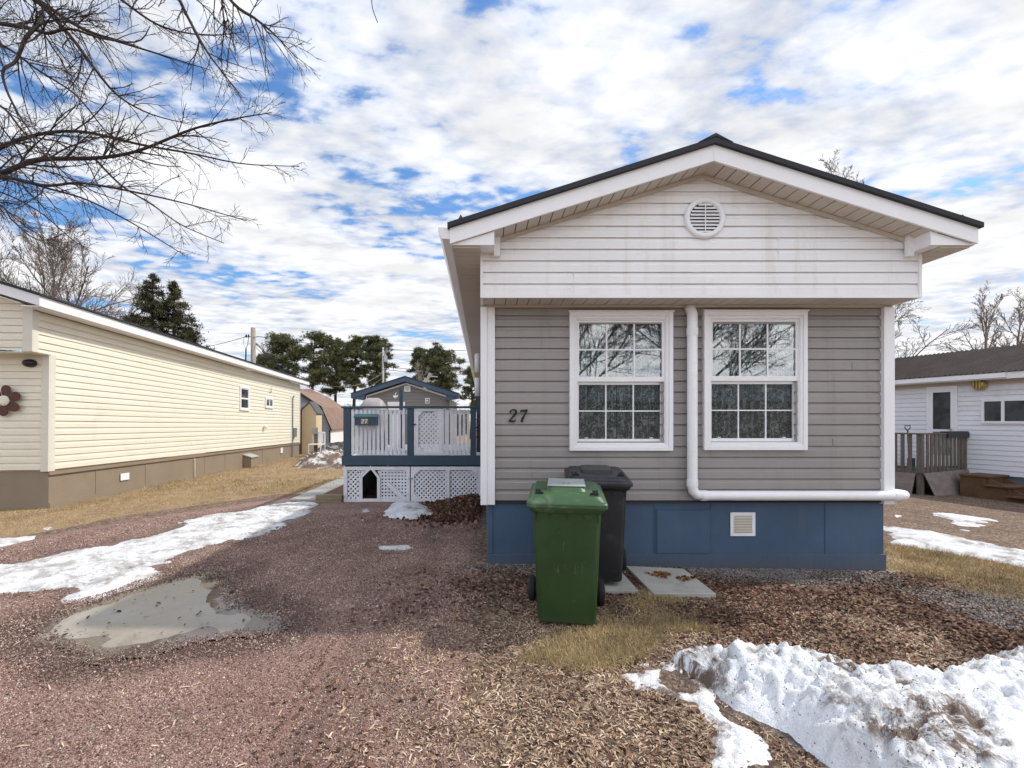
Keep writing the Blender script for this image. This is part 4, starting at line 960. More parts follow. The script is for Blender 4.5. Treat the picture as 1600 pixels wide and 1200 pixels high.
# timber edging, concrete path
tb = thing('timber_edging', 'stacked timber edging of a small bed left of the lattice', 'garden edging', (-2.9, 8.3, 0))
for i in range(2): MB().box(dx(496), dx(536), YD - .10, YD + .0, -.03 + i*.095, .060 + i*.095).build('timber', M['timber'], tb, bevel=.006)
MB().box(dx(498), dx(536), YD + .01, YD + 1.8, -.03, .12).build('bed_soil', M['leaves'], tb)
mb = MB(); y = 8.6
while y < 21: mb.box(-3.72 - (y-8.6)*.03, -3.12 - (y-8.6)*.03, y, y + .58, -.12, float(gz(-3.4, y)) + .035); y += .6
struct(mb.build('path', M['concrete'], None, bevel=.006))
# ------------------------------------------------------------ bins and slabs
def rrect(cx, cy, w, d, r, z, n=5, tilt=0., sx=0.):
    out = []
    for qx, qy, a0 in ((1, 1, 0), (-1, 1, 90), (-1, -1, 180), (1, -1, 270)):
        for i in range(n + 1):
            a = math.radians(a0 + 90 * i / n); x = qx * (w/2 - r) + r * math.cos(a); y = qy * (d/2 - r) + r * math.sin(a)
            out.append((cx + x, cy + y, z + tilt * y))
    return out
def make_bin(label, loc, rz, mbody, mlid, sc=1., plate=False, group='wheeled bins in front of the house'):
    t = thing('wheelie_bin', label, 'bin', loc, rz, group)
    def R(mb, name, m, par=t, **k): mb.v = [(x*sc, y*sc, z*sc) for x, y, z in mb.v]; return mb.build(name, m, par, local=True, **k)
    rs = [rrect(0, .30, .40, .42, .05, .03), rrect(0, .30, .43, .46, .05, .045), rrect(0, .30, .455, .50, .045, .35), rrect(0, .30, .475, .53, .04, .62), rrect(0, .30, .495, .56, .04, .865), rrect(0, .30, .50, .57, .04, .872)]
    body = R(MB().loft(rs), 'body', mbody, smooth=False, bevel=.006)
    for pp in body.data.polygons: pp.use_smooth = True
    m = body.modifiers.new('w', 'WEIGHTED_NORMAL')
    R(MB().loft([rrect(0, .30, .505, .575, .04, .868), rrect(0, .30, .545, .625, .04, .895), rrect(0, .30, .555, .64, .04, .925), rrect(0, .30, .52, .60, .04, .93)]), 'rim', mlid, bevel=.004)
    for x in (-.225, -.12, .0, .12, .225):
        R(MB().prism([(x - .004, .008, .868), (x + .004, .008, .868), (x + .004, .028, .80), (x - .004, .028, .80)], (0, .02, 0)), 'rib', mbody)
    for s_ in (-1, 1): mb = MB(); mb.prism([(s_*.245, .02, .868), (s_*.272, -.005, .895), (s_*.225, -.005, .895)], (0, .04, 0)); mb.prism([(s_*.25, .55, .868), (s_*.25, .55, .60), (s_*.27, .60, .868)], (0, .02, 0)); R(mb, 'rib', mbody)
    T = .07
    lr = [rrect(0, .295, .565, .66, .03, .932, tilt=T), rrect(0, .295, .58, .675, .03, .938, tilt=T), rrect(0, .295, .58, .675, .03, .965, tilt=T), rrect(0, .295, .565, .66, .03, .976, tilt=T),
          rrect(0, .30, .54, .625, .03, .980, tilt=T), rrect(0, .30, .515, .59, .05, .998, tilt=T), rrect(0, .30, .49, .56, .05, 1.010, tilt=T), rrect(0, .32, .44, .47, .05, 1.012, tilt=T),
          rrect(0, .33, .30, .34, .05, 1.014, tilt=T), rrect(0, .34, .275, .30, .04, 1.040, tilt=T), rrect(0, .34, .25, .27, .04, 1.043, tilt=T)]
    lid = R(MB().loft(lr), 'lid', mlid, bevel=.003)
    for s_ in (-1, 1):
        mb = MB(); mb.tube([(s_*.20, .10, .99), (s_*.20, .10, 1.028)], .011, 8); mb.box(s_*.20 - .03, s_*.20 + .03, .07, .085, .99, 1.012); mb.tube([(s_*.225, .16, .995), (s_*.225, .16, 1.02)], .008, 8); R(mb, 'lid_clip', M['black'], lid)
    R(MB().tube([(-.24, .655, .93), (-.22, .69, .95), (.22, .69, .95), (.24, .655, .93)], .016, 8), 'handle', mlid, smooth=True)
    R(MB().tube([(-.29, .56, .105), (.29, .56, .105)], .012, 8), 'axle', M['steel'])
    for s_ in (-1, 1):
        w = R(MB().loft([[(s_*xx, .56 + rr*math.cos(a), .105 + rr*math.sin(a)) for a in [2*math.pi*i/28 for i in range(28)]] for xx, rr in ((.258, .085), (.262, .103), (.275, .108), (.295, .108), (.308, .103), (.312, .085))]), 'wheel', M['rubber'], smooth=False)
        R(MB().loft([[(s_*xx, .56 + rr*math.cos(a), .105 + rr*math.sin(a)) for a in [2*math.pi*i/20 for i in range(20)]] for xx, rr in ((.250, .06), (.318, .055), (.322, .02))]), 'hub', M['black_plastic'], w)
    return t
bg_ = make_bin('green wheeled bin with a grey plate lying on its lid', (.605, 3.25, -.005), math.radians(-10), M['green_plastic'], M['green_lid'], 1.0)
bd_ = make_bin('charcoal black wheeled bin standing behind the green one', (1.03, 3.99, .045), math.radians(-9), M['black_plastic'], M['black_plastic'], 1.0)
Mt = ROOTM[bg_.name]
pp = thing('lid_plate', 'flat grey plate lying on top of the green bin lid', 'plate', tuple(Mt @ Vector((0, .34, 1.045))), math.radians(-10), rx=.07)
MB().box(-.145, .145, -.14, .14, .0, .008).build('plate', M['concrete_blue'] if 'concrete_blue' in M else M['steelplate'], pp, local=True, bevel=.002)
mb = MB()
for s_ in (-1, 1): mb.tube([(s_*.02, -.06, .008), (s_*.02, -.06, .015)], .01, 8)
mb.build('knob', M['steel'], pp, local=True)
s1 = MB(); a = [(1.465,4.60),(2.04,4.56),(2.03,3.90),(1.475,3.88)]
s1.prism([(x, y, float(gz(x, y)) - .03) for x, y in a][::-1], (0, 0, .07)); o = s1.build('paving_slab', M['concrete'], None, bevel=.006); tag(o, 'bare concrete paving slab with a few dead leaves on it', 'paving slab', 'paving slabs before the house')
s2 = MB(); a = [(.80,4.66),(1.375,4.66),(1.37,3.96),(.78,3.96)]
s2.prism([(x, y, -.03) for x, y in a][::-1], (0, 0, .07)); o = s2.build('paving_slab', M['concrete'], None, bevel=.006); tag(o, 'concrete paving slab under the charcoal bin', 'paving slab', 'paving slabs before the house')
for cx_, cy_, n, lab in ((1.70, 4.33, 34, 'rusty leaf clump on the left half of the bare slab'), (1.93, 4.25, 26, 'rusty leaf clump near the right edge of the bare slab')):
    p = np.stack([RNG.normal(cx_, .05, n), RNG.normal(cy_, .04, n), np.full(n, float(gz(cx_, cy_)) + .05)], 1)
    tag(scatter('leaf_clump', M['rusty_leaves'], p, *LEAF, RNG.uniform(.015, .035, n), np.stack([RNG.normal(0,.5,n), RNG.normal(0,.5,n), RNG.uniform(0,6.28,n)],1)), lab, 'leaves', kind='stuff')
# ------------------------------------------------------------ cream house at left (own axes: +y runs back along the wall, x<0 into the house)
CR = math.radians(4.5)
C_ = thing('cream_mobile_home', 'long cream-sided mobile home with taupe skirting and white fascia', 'house', (-7.77, 8.0, -.04), CR, rx=-math.radians(.7))
CM = ROOTM[C_.name]; CI = CM.inverted()
LN = 13.6; zw0, zw1 = .70, 3.47
def B(mb, name, m, par=C_, **k): return mb.build(name, m, par, local=True, **k)
cw = dict(course=.1255, zref=zw0, d=.012)
mb = MB(); siding(mb, (0, LN), (0, 0), (1, 0), zw0, zw1, **cw); siding(mb, (0, 0), (0, -.33), (1, 0), 2.76, zw1, **cw); 
jr = random.Random(4)
for q_ in range(26):
    yy = jr.uniform(.6, LN - .4); kq = jr.randint(1, 19); zz = zw0 + kq*.1255; mb.box(.004, .0135, yy, yy + .004, zz + .012, zz + .082)
B(mb, 'side_wall', M['cream_vinyl'])
mb = MB(); siding(mb, (-4.3, 0), (0, 0), (0, -1), zw0, 2.8, **cw); B(mb, 'front_wall', M['cream_vinyl'])
mb = MB(); siding(mb, (-4.3, -.33), (0, -.33), (0, -1), 2.78, 4.28, lims=lambda z: (max(0, 2.15 - (4.28 - z)/.31), min(4.3, 2.15 + (4.28 - z)/.31)), **cw); B(mb, 'gable_wall', M['cream_vinyl'])
mb = MB(); siding(mb, (0, LN), (-4.3, LN), (0, 1), zw0, 3.4, **cw); siding(mb, (-4.3, 0), (-4.3, LN), (-1, 0), zw0, 3.45, **cw); mb.prism([(-4.3, LN - .02, 3.4), (0, LN - .02, 3.4), (-2.15, LN - .02, 4.1)], (0, .02, 0)); B(mb, 'rear_wall', M['cream_vinyl'])
mb = MB(); mb.box(-.11, .016, -.03, .0, zw0 - .03, 2.74); mb.box(0, .018, -.0, .11, zw0 - .03, 2.76); B(mb, 'corner_trim', M['cream_trim'])
mb = MB(); mb.box(-.14, .016, -.36, -.332, 2.76, 3.50); mb.box(.0, .018, -.332, -.24, 2.76, 3.47); B(mb, 'corner_trim', M['cream_trim'])
mb = MB(); mb.box(0, .018, LN - .1, LN + .02, zw0 - .03, 3.4); B(mb, 'corner_trim', M['cream_trim'])
mb = MB(); mb.box(-4.3, .0, -.33, .0, 2.745, 2.76); B(mb, 'soffit', M['cream_trim'])
mb = MB(); mb.box(-4.3, -.02, .03, .06, -.4, zw0 - .03); mb.box(-.06, -.02, .06, LN, -.5, zw0 - .03); mb.box(-4.3, -.06, LN - .04, LN, -.5, zw0)
mb.box(-.02, .012, .01, LN, zw0 - .10, zw0 - .031); mb.box(-.02, -.006, .04, LN, -.5, .10)
for y in (1.1, 2.6, 5.2, 6.4, 9.3, 11.2): mb.box(-.02, -.012, y, y + .03, .1, zw0 - .1)
B(mb, 'skirting', M['taupe_paint'])
ev, rf = .31, -.58
mb = MB(); zf_ = 3.66
mb.box(ev - .02, ev, rf + .021, LN + .45, zf_ - .17, zf_); B(mb, 'fascia', M['white_trim'])
mb = MB(); mb.prism([(ev, rf, zf_), (-2.15, rf, zf_ + .31*(2.15+ev)), (-2.15, rf, zf_ + .31*(2.15+ev) - .17), (ev, rf, zf_ - .17)], (0, .02, 0))
mb.prism([(-4.3 - ev, rf, zf_), (-2.15, rf, zf_ + .31*(2.15+ev)), (-2.15, rf, zf_ + .31*(2.15+ev) - .17), (-4.3 - ev, rf, zf_ - .17)], (0, .02, 0)); B(mb, 'rake_board', M['white_trim'])
mb = MB(); zt2 = zf_ + .31*(2.15+ev) + .002
mb.prism([(ev + .03, rf - .03, zf_ + .002), (-2.15, rf - .03, zt2), (-2.15, rf - .03, zt2 + .04), (ev + .03, rf - .03, zf_ + .04)], (0, LN + 1.1, 0))
mb.prism([(-4.3 - ev - .03, rf - .03, zf_ + .002), (-2.15, rf - .03, zt2), (-2.15, rf - .03, zt2 + .04), (-4.3 - ev - .03, rf - .03, zf_ + .04)], (0, LN + 1.1, 0)); B(mb, 'roof', M['shingle'])
mb = MB(); mb.box(0.0, ev - .02, rf + .02, LN + .4, zf_ - .175, zf_ - .16); mb.prism([(0, -.33, zf_-.13), (-2.15, -.33, zt2 - .17), (-2.15, rf+.02, zt2-.17), (0, rf+.02, zf_-.13)], (0, 0, .01)); B(mb, 'eave_soffit', M['white_trim'])
def wall_uv(px, py):
    """local (y,z) on the cream wall seen at a pixel"""
    o = CI @ Vector((0, 0, CH)); d = (CI.to_3x3() @ Vector(((px - VX)/F, 1, (HY - py)/F))); t = -o.x / d.x; p = o + d * t; return p.y, p.z
def cwin(pa, pb, pya, pyb, split=True):
    y0, _ = wall_uv(pa, pya); y1, _ = wall_uv(pb, pya); ym, zt_ = wall_uv((pa+pb)/2, pya); _, zb_ = wall_uv((pa+pb)/2, pyb)
    def rg(mb, y0, y1, z0, z1, w, xa, xb):
        for q in ((y0, y0+w, z0, z1), (y1-w, y1, z0, z1), (y0+w, y1-w, z1-w, z1), (y0+w, y1-w, z0, z0+w)): mb.box(xa, xb, *q)
    mb = MB(); rg(mb, y0, y1, zb_, zt_, .07, .0, .05); w = B(mb, 'window', M['white_trim'])
    mb = MB(); rg(mb, y0 + .07, y1 - .07, zb_ + .07, zt_ - .07, .03, .012, .035)
    if split: mb.box(.012, .036, y0 + .1, y1 - .1, (zb_+zt_)/2 - .025, (zb_+zt_)/2 + .025)
    else: mb.box(.012, .036, (y0+y1)/2 - .02, (y0+y1)/2 + .02, zb_ + .1, zt_ - .1)
    B(mb, 'sash', M['white_trim'], w); mb = MB().box(.0135, .018, y0 + .1, y1 - .1, zb_ + .1, zt_ - .1); B(mb, 'glass_pane', M['dark_glass'], w)
cwin(373.5, 388.5, 604, 641.5); cwin(413.5, 426, 621, 638, False)
y0, z0 = wall_uv(195, 745)
mb = MB().box(-.006, .008, y0 - .13, y0 + .13, z0 - .07, z0 + .08); v = B(mb, 'skirting_vent', M['white_trim'])
y0, z0 = wall_uv(440, 704); B(MB().box(-.006, .01, y0 - .12, y0 + .12, z0 - .1, z0 + .12), 'skirting_vent', M['white_trim'])
y0, z0 = wall_uv(411, 667); B(MB().tube([(.0, y0, z0), (.10, y0, z0), (.13, y0, z0 - .05)], [.07, .07, .05], 10), 'dryer_vent', M['cream_trim'])
y0, z0 = wall_uv(421, 610); B(MB().tube([(.02, y0, z0 - .1), (.08, y0, z0 - .05), (.06, y0 + .1, z0 + .12)], .018, 6), 'cable_bracket', M['steel'])
y0, z0 = wall_uv(456, 660); _, zt_ = wall_uv(456, 622)
cd = B(MB().tube([(.04, y0, -.1), (.04, y0, zt_), (.10, y0, zt_ + .12)], .03, 8), 'conduit', M['steel'])
y1, z1 = wall_uv(459.5, 675); B(MB().box(.012, .12, y1 - .25, y1 + .05, z1 - .22, z1 + .20), 'meter_box', M['steel'], bevel=.01)
cy, cz_ = wall_uv(255, 700)
mb = MB().tube([(.02, 4.6, .58), (.03, 4.6, .3), (.02, 4.62, .05)], .012, 6); B(mb, 'cable', M['cream_trim'])
# dark dome lamp under the gable
mb = MB(); p = Vector((-.30, -.05, 2.60)); rr = .085
mb.loft([[(p.x + r_*math.cos(a), p.y, p.z + r_*.8*math.sin(a)) for a in [2*math.pi*i/16 for i in range(16)]] if False else [(p.x + rr*s_*math.cos(a)*1.25, p.y - rr*c_*.9, p.z + rr*s_*math.sin(a)*.85) for a in [2*math.pi*i/16 for i in range(16)]] for s_, c_ in ((1, -.5), (1, 0), (.85, .5), (.5, .86), (.1, 1))])
B(mb, 'dome_camera', M['black'], smooth=True)
# flower ornament
def wall_f(px, py):
    o = CI @ Vector((0, 0, CH)); d = (CI.to_3x3() @ Vector(((px - VX)/F, 1, (HY - py)/F))); t = (-.06 - o.y) / d.y; p = o + d * t; return p.x, p.z
fx, fz = wall_f(8, 626); fw = CM @ Vector((fx, -.06, fz))
fl = thing('flower_ornament', 'dark red metal daisy with a cream centre hung on the cream front wall', 'wall ornament', tuple(fw), CR)
for kx in range(6):
    a = math.radians(84 - kx * 60); L_ = .20; mb = MB(); q = []
    for i in range(20):
        t = 2*math.pi*i/20; u = .17 + .105*math.cos(t); v = .078*math.sin(t)*(1 + .25*math.cos(t)); q.append((u*math.cos(a) - v*math.sin(a), .0 - .002*kx, u*math.sin(a) + v*math.cos(a)))
    mb.prism(q, (0, -.012, 0)); mb.build('petal', M['brown_paint'], fl, local=True, bevel=.003)
mb = MB(); mb.loft([[(r_*math.cos(t), yy, r_*math.sin(t)) for t in [2*math.pi*i/24 for i in range(24)]] for r_, yy in ((.085, .0), (.09, -.03), (.06, -.045))]); mb.build('centre', M['cream_vinyl'], fl, local=True)
# concrete vent well
X_, Y_ = G(383, 731); vb_ = thing('vent_well', 'small taupe box with a sloping lid at the foot of the cream house wall', 'vent box', (X_, Y_, 0), CR)
MB().prism([(-.25, 0, -.1), (.20, 0, -.1), (.20, 0, .23), (-.25, 0, .38)], (0, .55, 0)).build('body', M['taupe_paint'], vb_, local=True)
MB().prism([(-.25, -.03, .385), (.23, -.03, .23), (.23, -.03, .26), (-.25, -.03, .41)], (0, .61, 0)).build('lid', M['concrete'], vb_, local=True)
# ------------------------------------------------------------ sheds, garage behind
def ext(mb, prof, y0, y1): return mb.prism([(x, y0, z) for x, z in prof], (0, y1 - y0, 0))
Ys = 22.6; kk = Ys / F; sx_ = lambda px: (px - VX)*kk; sz_ = lambda py: CH + (HY - py)*kk
sd_ = thing('garden_shed', 'small pale yellow gabled shed with grey roof beside the cream house', 'shed', (sx_(483), Ys, -.1))
a, b, m_ = sx_(471.5), sx_(494), sx_(484)
ext(MB(), [(a, -.2), (b, -.2), (b, sz_(645)), (m_, sz_(630)), (a, sz_(641))], Ys, Ys + .8).build('walls', M['shed_cream'], sd_)
mb = MB()
for i in range(12): mb.box(a + .03 + i*.06, a + .036 + i*.06, Ys - .004, Ys + .01, -.1, 2.0)
mb.build('batten', M['shed_cream'], sd_)
mb = MB(); ext(mb, [(m_, sz_(630) + .02), (b + .06, sz_(647) + .01), (b + .06, sz_(647) + .05), (m_, sz_(629) + .06)], Ys - .05, Ys + .9); ext(mb, [(m_, sz_(630) + .02), (a - .06, sz_(643) + .01), (a - .06, sz_(643) + .05), (m_, sz_(629) + .06)], Ys - .05, Ys + .9); mb.build('roof', M['grey_shingle'], sd_)
lt = thing('lean_to_shed', 'low shed with grey roof squeezed between cream house and yellow shed', 'shed', (sx_(467), Ys, -.1))
MB().box(sx_(455), sx_(470.5), Ys - .2, Ys + .8, -.2, sz_(640)).build('walls', M['weathered'], lt)
MB().prism([(sx_(454), Ys - .3, sz_(641)), (sx_(474), Ys - .3, sz_(639)), (sx_(479), Ys + 1, sz_(632)+.05), (sx_(454), Ys + 1, sz_(632)+.05)], (0, 0, .05)).build('roof', M['grey_shingle'], lt)
Yg = 29.0; gk = Yg / F; gx_ = lambda px: (px - VX)*gk; gzz = lambda py: CH + (HY - py)*gk
gr_ = thing('barn_shed', 'gambrel barn shed with brown shingle roof, grey end and white side', 'shed', (gx_(516), Yg, -.2), math.radians(6))
hw = 2.1; pf = [(0, gzz(671)), (-.50, gzz(638)), (-hw, gzz(612)), (-2*hw + .5, gzz(638)), (-2*hw, gzz(671))]; z0 = .2
MB().prism([(0, 0, -.2)] + [(x, 0, z + z0) for x, z in pf] + [(-2*hw, 0, -.2)], (0, .05, 0)).build('gable_end', M['shed_grey'], gr_, local=True)
MB().box(-.05, 0, .05, 8, -.2, pf[0][1] + z0).build('side_wall', M['white_trim'], gr_, local=True)
MB().box(-2*hw, -2*hw + .05, .05, 8, -.2, pf[0][1] + z0).build('side_wall', M['shed_grey'], gr_, local=True)
mb = MB(); e_ = [(.12, pf[0][1] + z0 - .08)] + [(x, z + z0 + .02) for x, z in pf[1:4]] + [(-2*hw - .12, pf[0][1] + z0 - .08)]
for (xa, za), (xb, zb) in zip(e_[:-1], e_[1:]): mb.prism([(xa, -.15, za), (xb, -.15, zb), (xb, -.15, zb + .10), (xa, -.15, za + .10)], (0, 8.3, 0))
mb.build('roof', M['brown_shingle'], gr_, local=True)
mb = MB()
for (xa, za), (xb, zb) in zip(e_[:-1], e_[1:]): mb.prism([(xa, -.18, za - .08), (xb, -.18, zb - .08), (xb, -.18, zb + .09), (xa, -.18, za + .09)], (0, .028, 0))
mb.box(-.06, .02, -.04, -.0, -.2, pf[0][1] + z0); mb.build('trim', M['black'], gr_, local=True)
# second brown roof further off
Yb = 34.; bk = Yb / F; bh = thing('brown_roofed_house', 'low house behind the barn shed showing only its brown roof', 'house', ((480-VX)*bk, Yb, -.2))
x_ = lambda px: (px - VX)*bk; z_b = lambda py: CH + (HY - py)*bk
MB().box(x_(420), x_(505), Yb, Yb + 5, -.3, z_b(640)).build('walls', M['shed_grey'], bh)
MB().prism([(x_(415), Yb - .3, z_b(640)), (x_(510), Yb - .3, z_b(637)), (x_(500), Yb + 2.5, z_b(625) + .1), (x_(466), Yb + 2.5, z_b(608) + .1), (x_(425), Yb + 2.5, z_b(608) + .1)], (0, 0, .1)).build('roof', M['brown_shingle'], bh)
# pedestal and garden chair
pd = thing('service_post', 'grey-green utility post with a meter before the yellow shed', 'utility post', ((493-VX)/F*19, 19, -.1))
MB().box((490.5-VX)/F*19, (495-VX)/F*19, 19, 19.12, -.2, 1.54+(657-668)/F*19).build('post', M['weathered'], pd)
MB().box((488.5-VX)/F*19, (496-VX)/F*19, 18.9, 18.99, 1.54+(657-678)/F*19, 1.54+(657-668)/F*19).build('meter', M['steel'], pd, bevel=.01)
gc = thing('garden_chair', 'white garden chair left on the muddy snow heap by the sheds', 'chair', (-6.6, 18.3, 0))
cx0, cy0, cz0 = -7.25, 18.6, .10
for dx_, dy_ in ((0,0),(.5,0),(0,.5),(.5,.5)): MB().tube([(cx0+dx_, cy0+dy_, cz0 - .2), (cx0+dx_, cy0+dy_, cz0 + (.45 if dy_ == 0 else .95))], .02, 6).build('leg', M['white_trim'], gc)
MB().box(cx0 - .02, cx0 + .52, cy0, cy0 + .5, cz0 + .42, cz0 + .46).build('seat', M['white_trim'], gc)
mb = MB()
for i in range(6): mb.box(cx0 + .03 + i*.09, cx0 + .07 + i*.09, cy0 + .49, cy0 + .51, cz0 + .5, cz0 + .92)
mb.box(cx0, cx0 + .5, cy0 + .48, cy0 + .52, cz0 + .9, cz0 + .96); mb.build('backrest', M['white_trim'], gc)
# garage
YA = 21.5; ak = YA / F; X = lambda px: (px - VX)*ak; Z = lambda py: CH + (HY - py)*ak
ga = thing('garage', 'small grey-sided garage with dark blue gable trim behind the deck', 'garage', (X(640), YA, -.1))
apx, apz = X(635), Z(590); sl = (Z(590) - Z(616)) / (X(718) - X(635)) * 1.02
wl, wr = X(573), X(702); soff = .12
mb = MB(); siding(mb, (wl, YA), (wr, YA), (0, -1), -.2, apz - .35, course=.16, zref=0, lims=lambda z: (max(0, (apx - (apz - .33 - z)/sl) - wl), min(wr - wl, (apx + (apz - .33 - z)/sl) - wl))); mb.build('front_wall', M['garage_grey'], ga)
mb = MB(); mb.box(wl, wl + .05, YA + .02, YA + 6, -.3, 2.6); mb.box(wr - .05, wr, YA + .02, YA + 6, -.3, 2.6); mb.box(wl, wr, YA + 6, YA + 6.05, -.3, 2.6); mb.build('side_wall', M['garage_grey'], ga)
hwg = X(718) - apx
mb = MB(); mf = MB(); mt = MB()
for s_ in (-1, 1):
    xe = apx + s_*hwg; ze = apz - sl*hwg
    mb.prism([(apx, YA - .42, apz), (xe, YA - .42, ze), (xe, YA - .42, ze + .05), (apx, YA - .42, apz + .05)], (0, 6.9, 0))
    mf.prism([(apx, YA - .40 - .002*s_, apz - .002), (xe, YA - .40 - .002*s_, ze - .002), (xe, YA - .40 - .002*s_, ze - .20), (apx, YA - .40 - .002*s_, apz - .22)], (0, .03, 0))
    xi = apx + s_*(hwg - .62); mf.prism([(xe, YA - .36, ze - .2), (xi, YA - .36, ze - .30), (xi, YA - .36, ze + .05), (xe, YA - .36, ze - .02)], (0, .36, 0))
    mt.prism([(apx, YA - .05, apz - .33), (apx + s_*(hwg-.6), YA - .05, apz - .33 - sl*(hwg-.6)), (apx + s_*(hwg-.6), YA - .05, apz - .25 - sl*(hwg-.6)), (apx, YA - .05, apz - .25)], (0, .03, 0))
mb.build('roof', M['shingle'], ga); mf.build('fascia', M['deck_blue2'], ga); mt.build('trim', M['white_trim'], ga)
mb = MB().box(X(606), X(633), YA - .06, YA - .0, Z(634), Z(628)); mb.box(X(607), X(632), YA - .03, YA - .016, .0, Z(634)); mb.build('garage_door', M['white_trim'], ga)
v_ = MB().ring(X(632), X(641.5), Z(612), Z(603), .05, YA - .06, YA).build('gable_vent', M['white_trim'], ga)
mb = MB()
for i in range(4): z = Z(611) + .05*i; mb.box(X(633.5), X(640), YA - .05, YA - .02, z, z + .03)
mb.build('louvre', M['white_trim'], v_)
lm = MB().ring(X(664.5), X(671.5), Z(630.5), Z(622), .04, YA - .04, YA - .005).build('wall_lamp', M['white_trim'], ga)
MB().loft([[(X(668) + r_*math.cos(t), YA + yy, Z(626.5) + 1.2*r_*math.sin(t)) for t in [2*math.pi*i/14 for i in range(14)]] for r_, yy in ((.06, -.02), (.06, -.1), (.03, -.14))]).build('lamp_glass', M['cream_trim'], lm)
# ------------------------------------------------------------ white house at right
A_ = Vector((13.3, 11.0)); U = Vector((-.327, .945)).normalized(); N = Vector((-U.y, U.x)); 
if N.x > 0: N = -N
WA = math.atan2(U.x * -1, U.y)   # rotation so that local +y = U
wh = thing('white_mobile_home', 'white-sided mobile home with dark corrugated roof at the right edge', 'house', (A_.x, A_.y, -.35), WA)
WM = ROOTM[wh.name]; WI = WM.inverted()
def wuv(px, py, off=0.):
    o = WI @ Vector((0, 0, CH)); d = (WI.to_3x3() @ Vector(((px - VX)/F, 1, (HY - py)/F))); t = (-off - o.x) / d.x; p = o + d * t; return p.y, p.z
def Bw(mb, name, m, par=wh, **k): return mb.build(name, m, par, local=True, **k)
# local: outward = -x
_, ztop = wuv(1600, 589); _, zbt = wuv(1600, 746)
mb = MB(); siding(mb, (0, -6), (0, 14), (-1, 0), zbt, ztop, course=.128, zref=zbt, style='lap', d=.014); siding(mb, (0, -6), (4, -6), (0, -1), zbt, ztop, course=.128, zref=zbt, style='lap'); Bw(mb, 'side_wall', M['white_siding'])
mb = MB().box(.05, .09, -5.9, 14, -.3, zbt); mb.box(.09, 3.95, -5.9, -5.85, -.3, zbt); Bw(mb, 'skirting', M['blue_grey'])
mb = MB().box(-.25, -.0, -6.2, 14, ztop - .02, ztop + .0); mb.box(-.012, .01, -6, 14, ztop - .16, ztop - .02); Bw(mb, 'soffit', M['beige_soffit'])
ye, ze_ = wuv(1600, 578, .28); mb = MB().box(-.30, -.25, -6.2, 14, ztop - .03, ztop + .13); mb.box(-.37, -.301, .2, 14, ztop + .0, ztop + .11); Bw(mb, 'gutter', M['white_trim'])
# corrugated roof as real waves
n = 1100; V = []; 
for i in range(n + 1):
    y = -6.3 + 20.5 * i / n; w_ = .018 * math.sin(y * 2*math.pi / .11)
    for t in (0, 1): V.append((-.34 + 2.5*t, y, ztop + .14 + .92*t + w_))
mb = MB(); mb.add(V, [(2*i, 2*i+1, 2*i+3, 2*i+2) for i in range(n)]); mb.prism([(2.16, -6.3, ztop + 1.05), (4.5, -6.3, ztop + .15), (4.5, -6.3, ztop + .12), (2.16, -6.3, ztop + 1.02)], (0, 20.5, 0))
Bw(mb, 'roof', M['corrugated'])
mb = MB().prism([(0, -6.05, ztop), (4.2, -6.05, ztop), (2.1, -6.05, ztop + .85)], (0, .05, 0)); Bw(mb, 'gable_wall', M['white_siding'])
def wbox(mb, pa, pb, pya, pyb, xa, xb, m=0):
    y0, z1 = wuv(pa, pya); y1, z0 = wuv(pb, pyb); _, z1 = wuv((pa+pb)/2, pya); _, z0 = wuv((pa+pb)/2, pyb)
    mb.box(-xb, -xa, min(y0, y1) + m, max(y0, y1) - m, z0 + m, z1 - m); return min(y0, y1), max(y0, y1), z0, z1
def wframe(pa, pb, pya, pyb, w, xa, xb, mb=None):
    y0, _ = wuv(pa, pya); y1, _ = wuv(pb, pyb); _, z1 = wuv((pa+pb)/2, pya); _, z0 = wuv((pa+pb)/2, pyb); y0, y1 = min(y0,y1), max(y0,y1); mb = mb or MB()
    for q in ((y0, y0+w, z0, z1), (y1-w, y1, z0, z1), (y0+w, y1-w, z1-w, z1), (y0+w, y1-w, z0, z0+w)): mb.box(-xb, -xa, *q)
    return mb, (y0, y1, z0, z1)
mb, q = wframe(1449, 1497, 604, 728, .07, .0, .05); dr_ = Bw(mb, 'door', M['white_trim'])
y0, y1, z0, z1 = q; mb = MB()
for qq in ((y0+.07, y0+.14, z0+.07, z1-.07), (y1-.14, y1-.07, z0+.07, z1-.07), (y0+.14, y1-.14, z1-.16, z1-.07), (y0+.14, y1-.14, z0+.07, z0+.3), (y0+.14, y1-.14, z0+.95, z0+1.02)): mb.box(-.04, -.012, *qq)
Bw(mb, 'door_frame', M['white_trim'], dr_); Bw(MB().box(-.03, -.016, y0+.14, y1-.14, z0+1.02, z1-.16), 'glass_pane', M['dark_glass'], dr_); Bw(MB().box(-.03, -.016, y0+.14, y1-.14, z0+.3, z0+.95), 'glass_pane', M['pale_glass'], dr_)
Bw(MB().tube([(-.05, y0+.13, z0+1.02), (-.09, y0+.13, z0+1.02)], .025, 8), 'handle', M['steel'], dr_)
mb, q = wframe(1534, 1665, 622, 662, .06, .0, .045); w_ = Bw(mb, 'window', M['white_trim']); y0, y1, z0, z1 = q
ym, _ = wuv(1568, 640); Bw(MB().box(-.04, -.012, ym - .03, ym + .03, z0+.06, z1-.06), 'mullion', M['white_trim'], w_); Bw(MB().box(-.026, -.0145, y0+.06, y1-.06, z0+.06, z1-.06), 'glass_pane', M['dark_glass'], w_)
y0, z0 = wuv(1529, 601, .1)
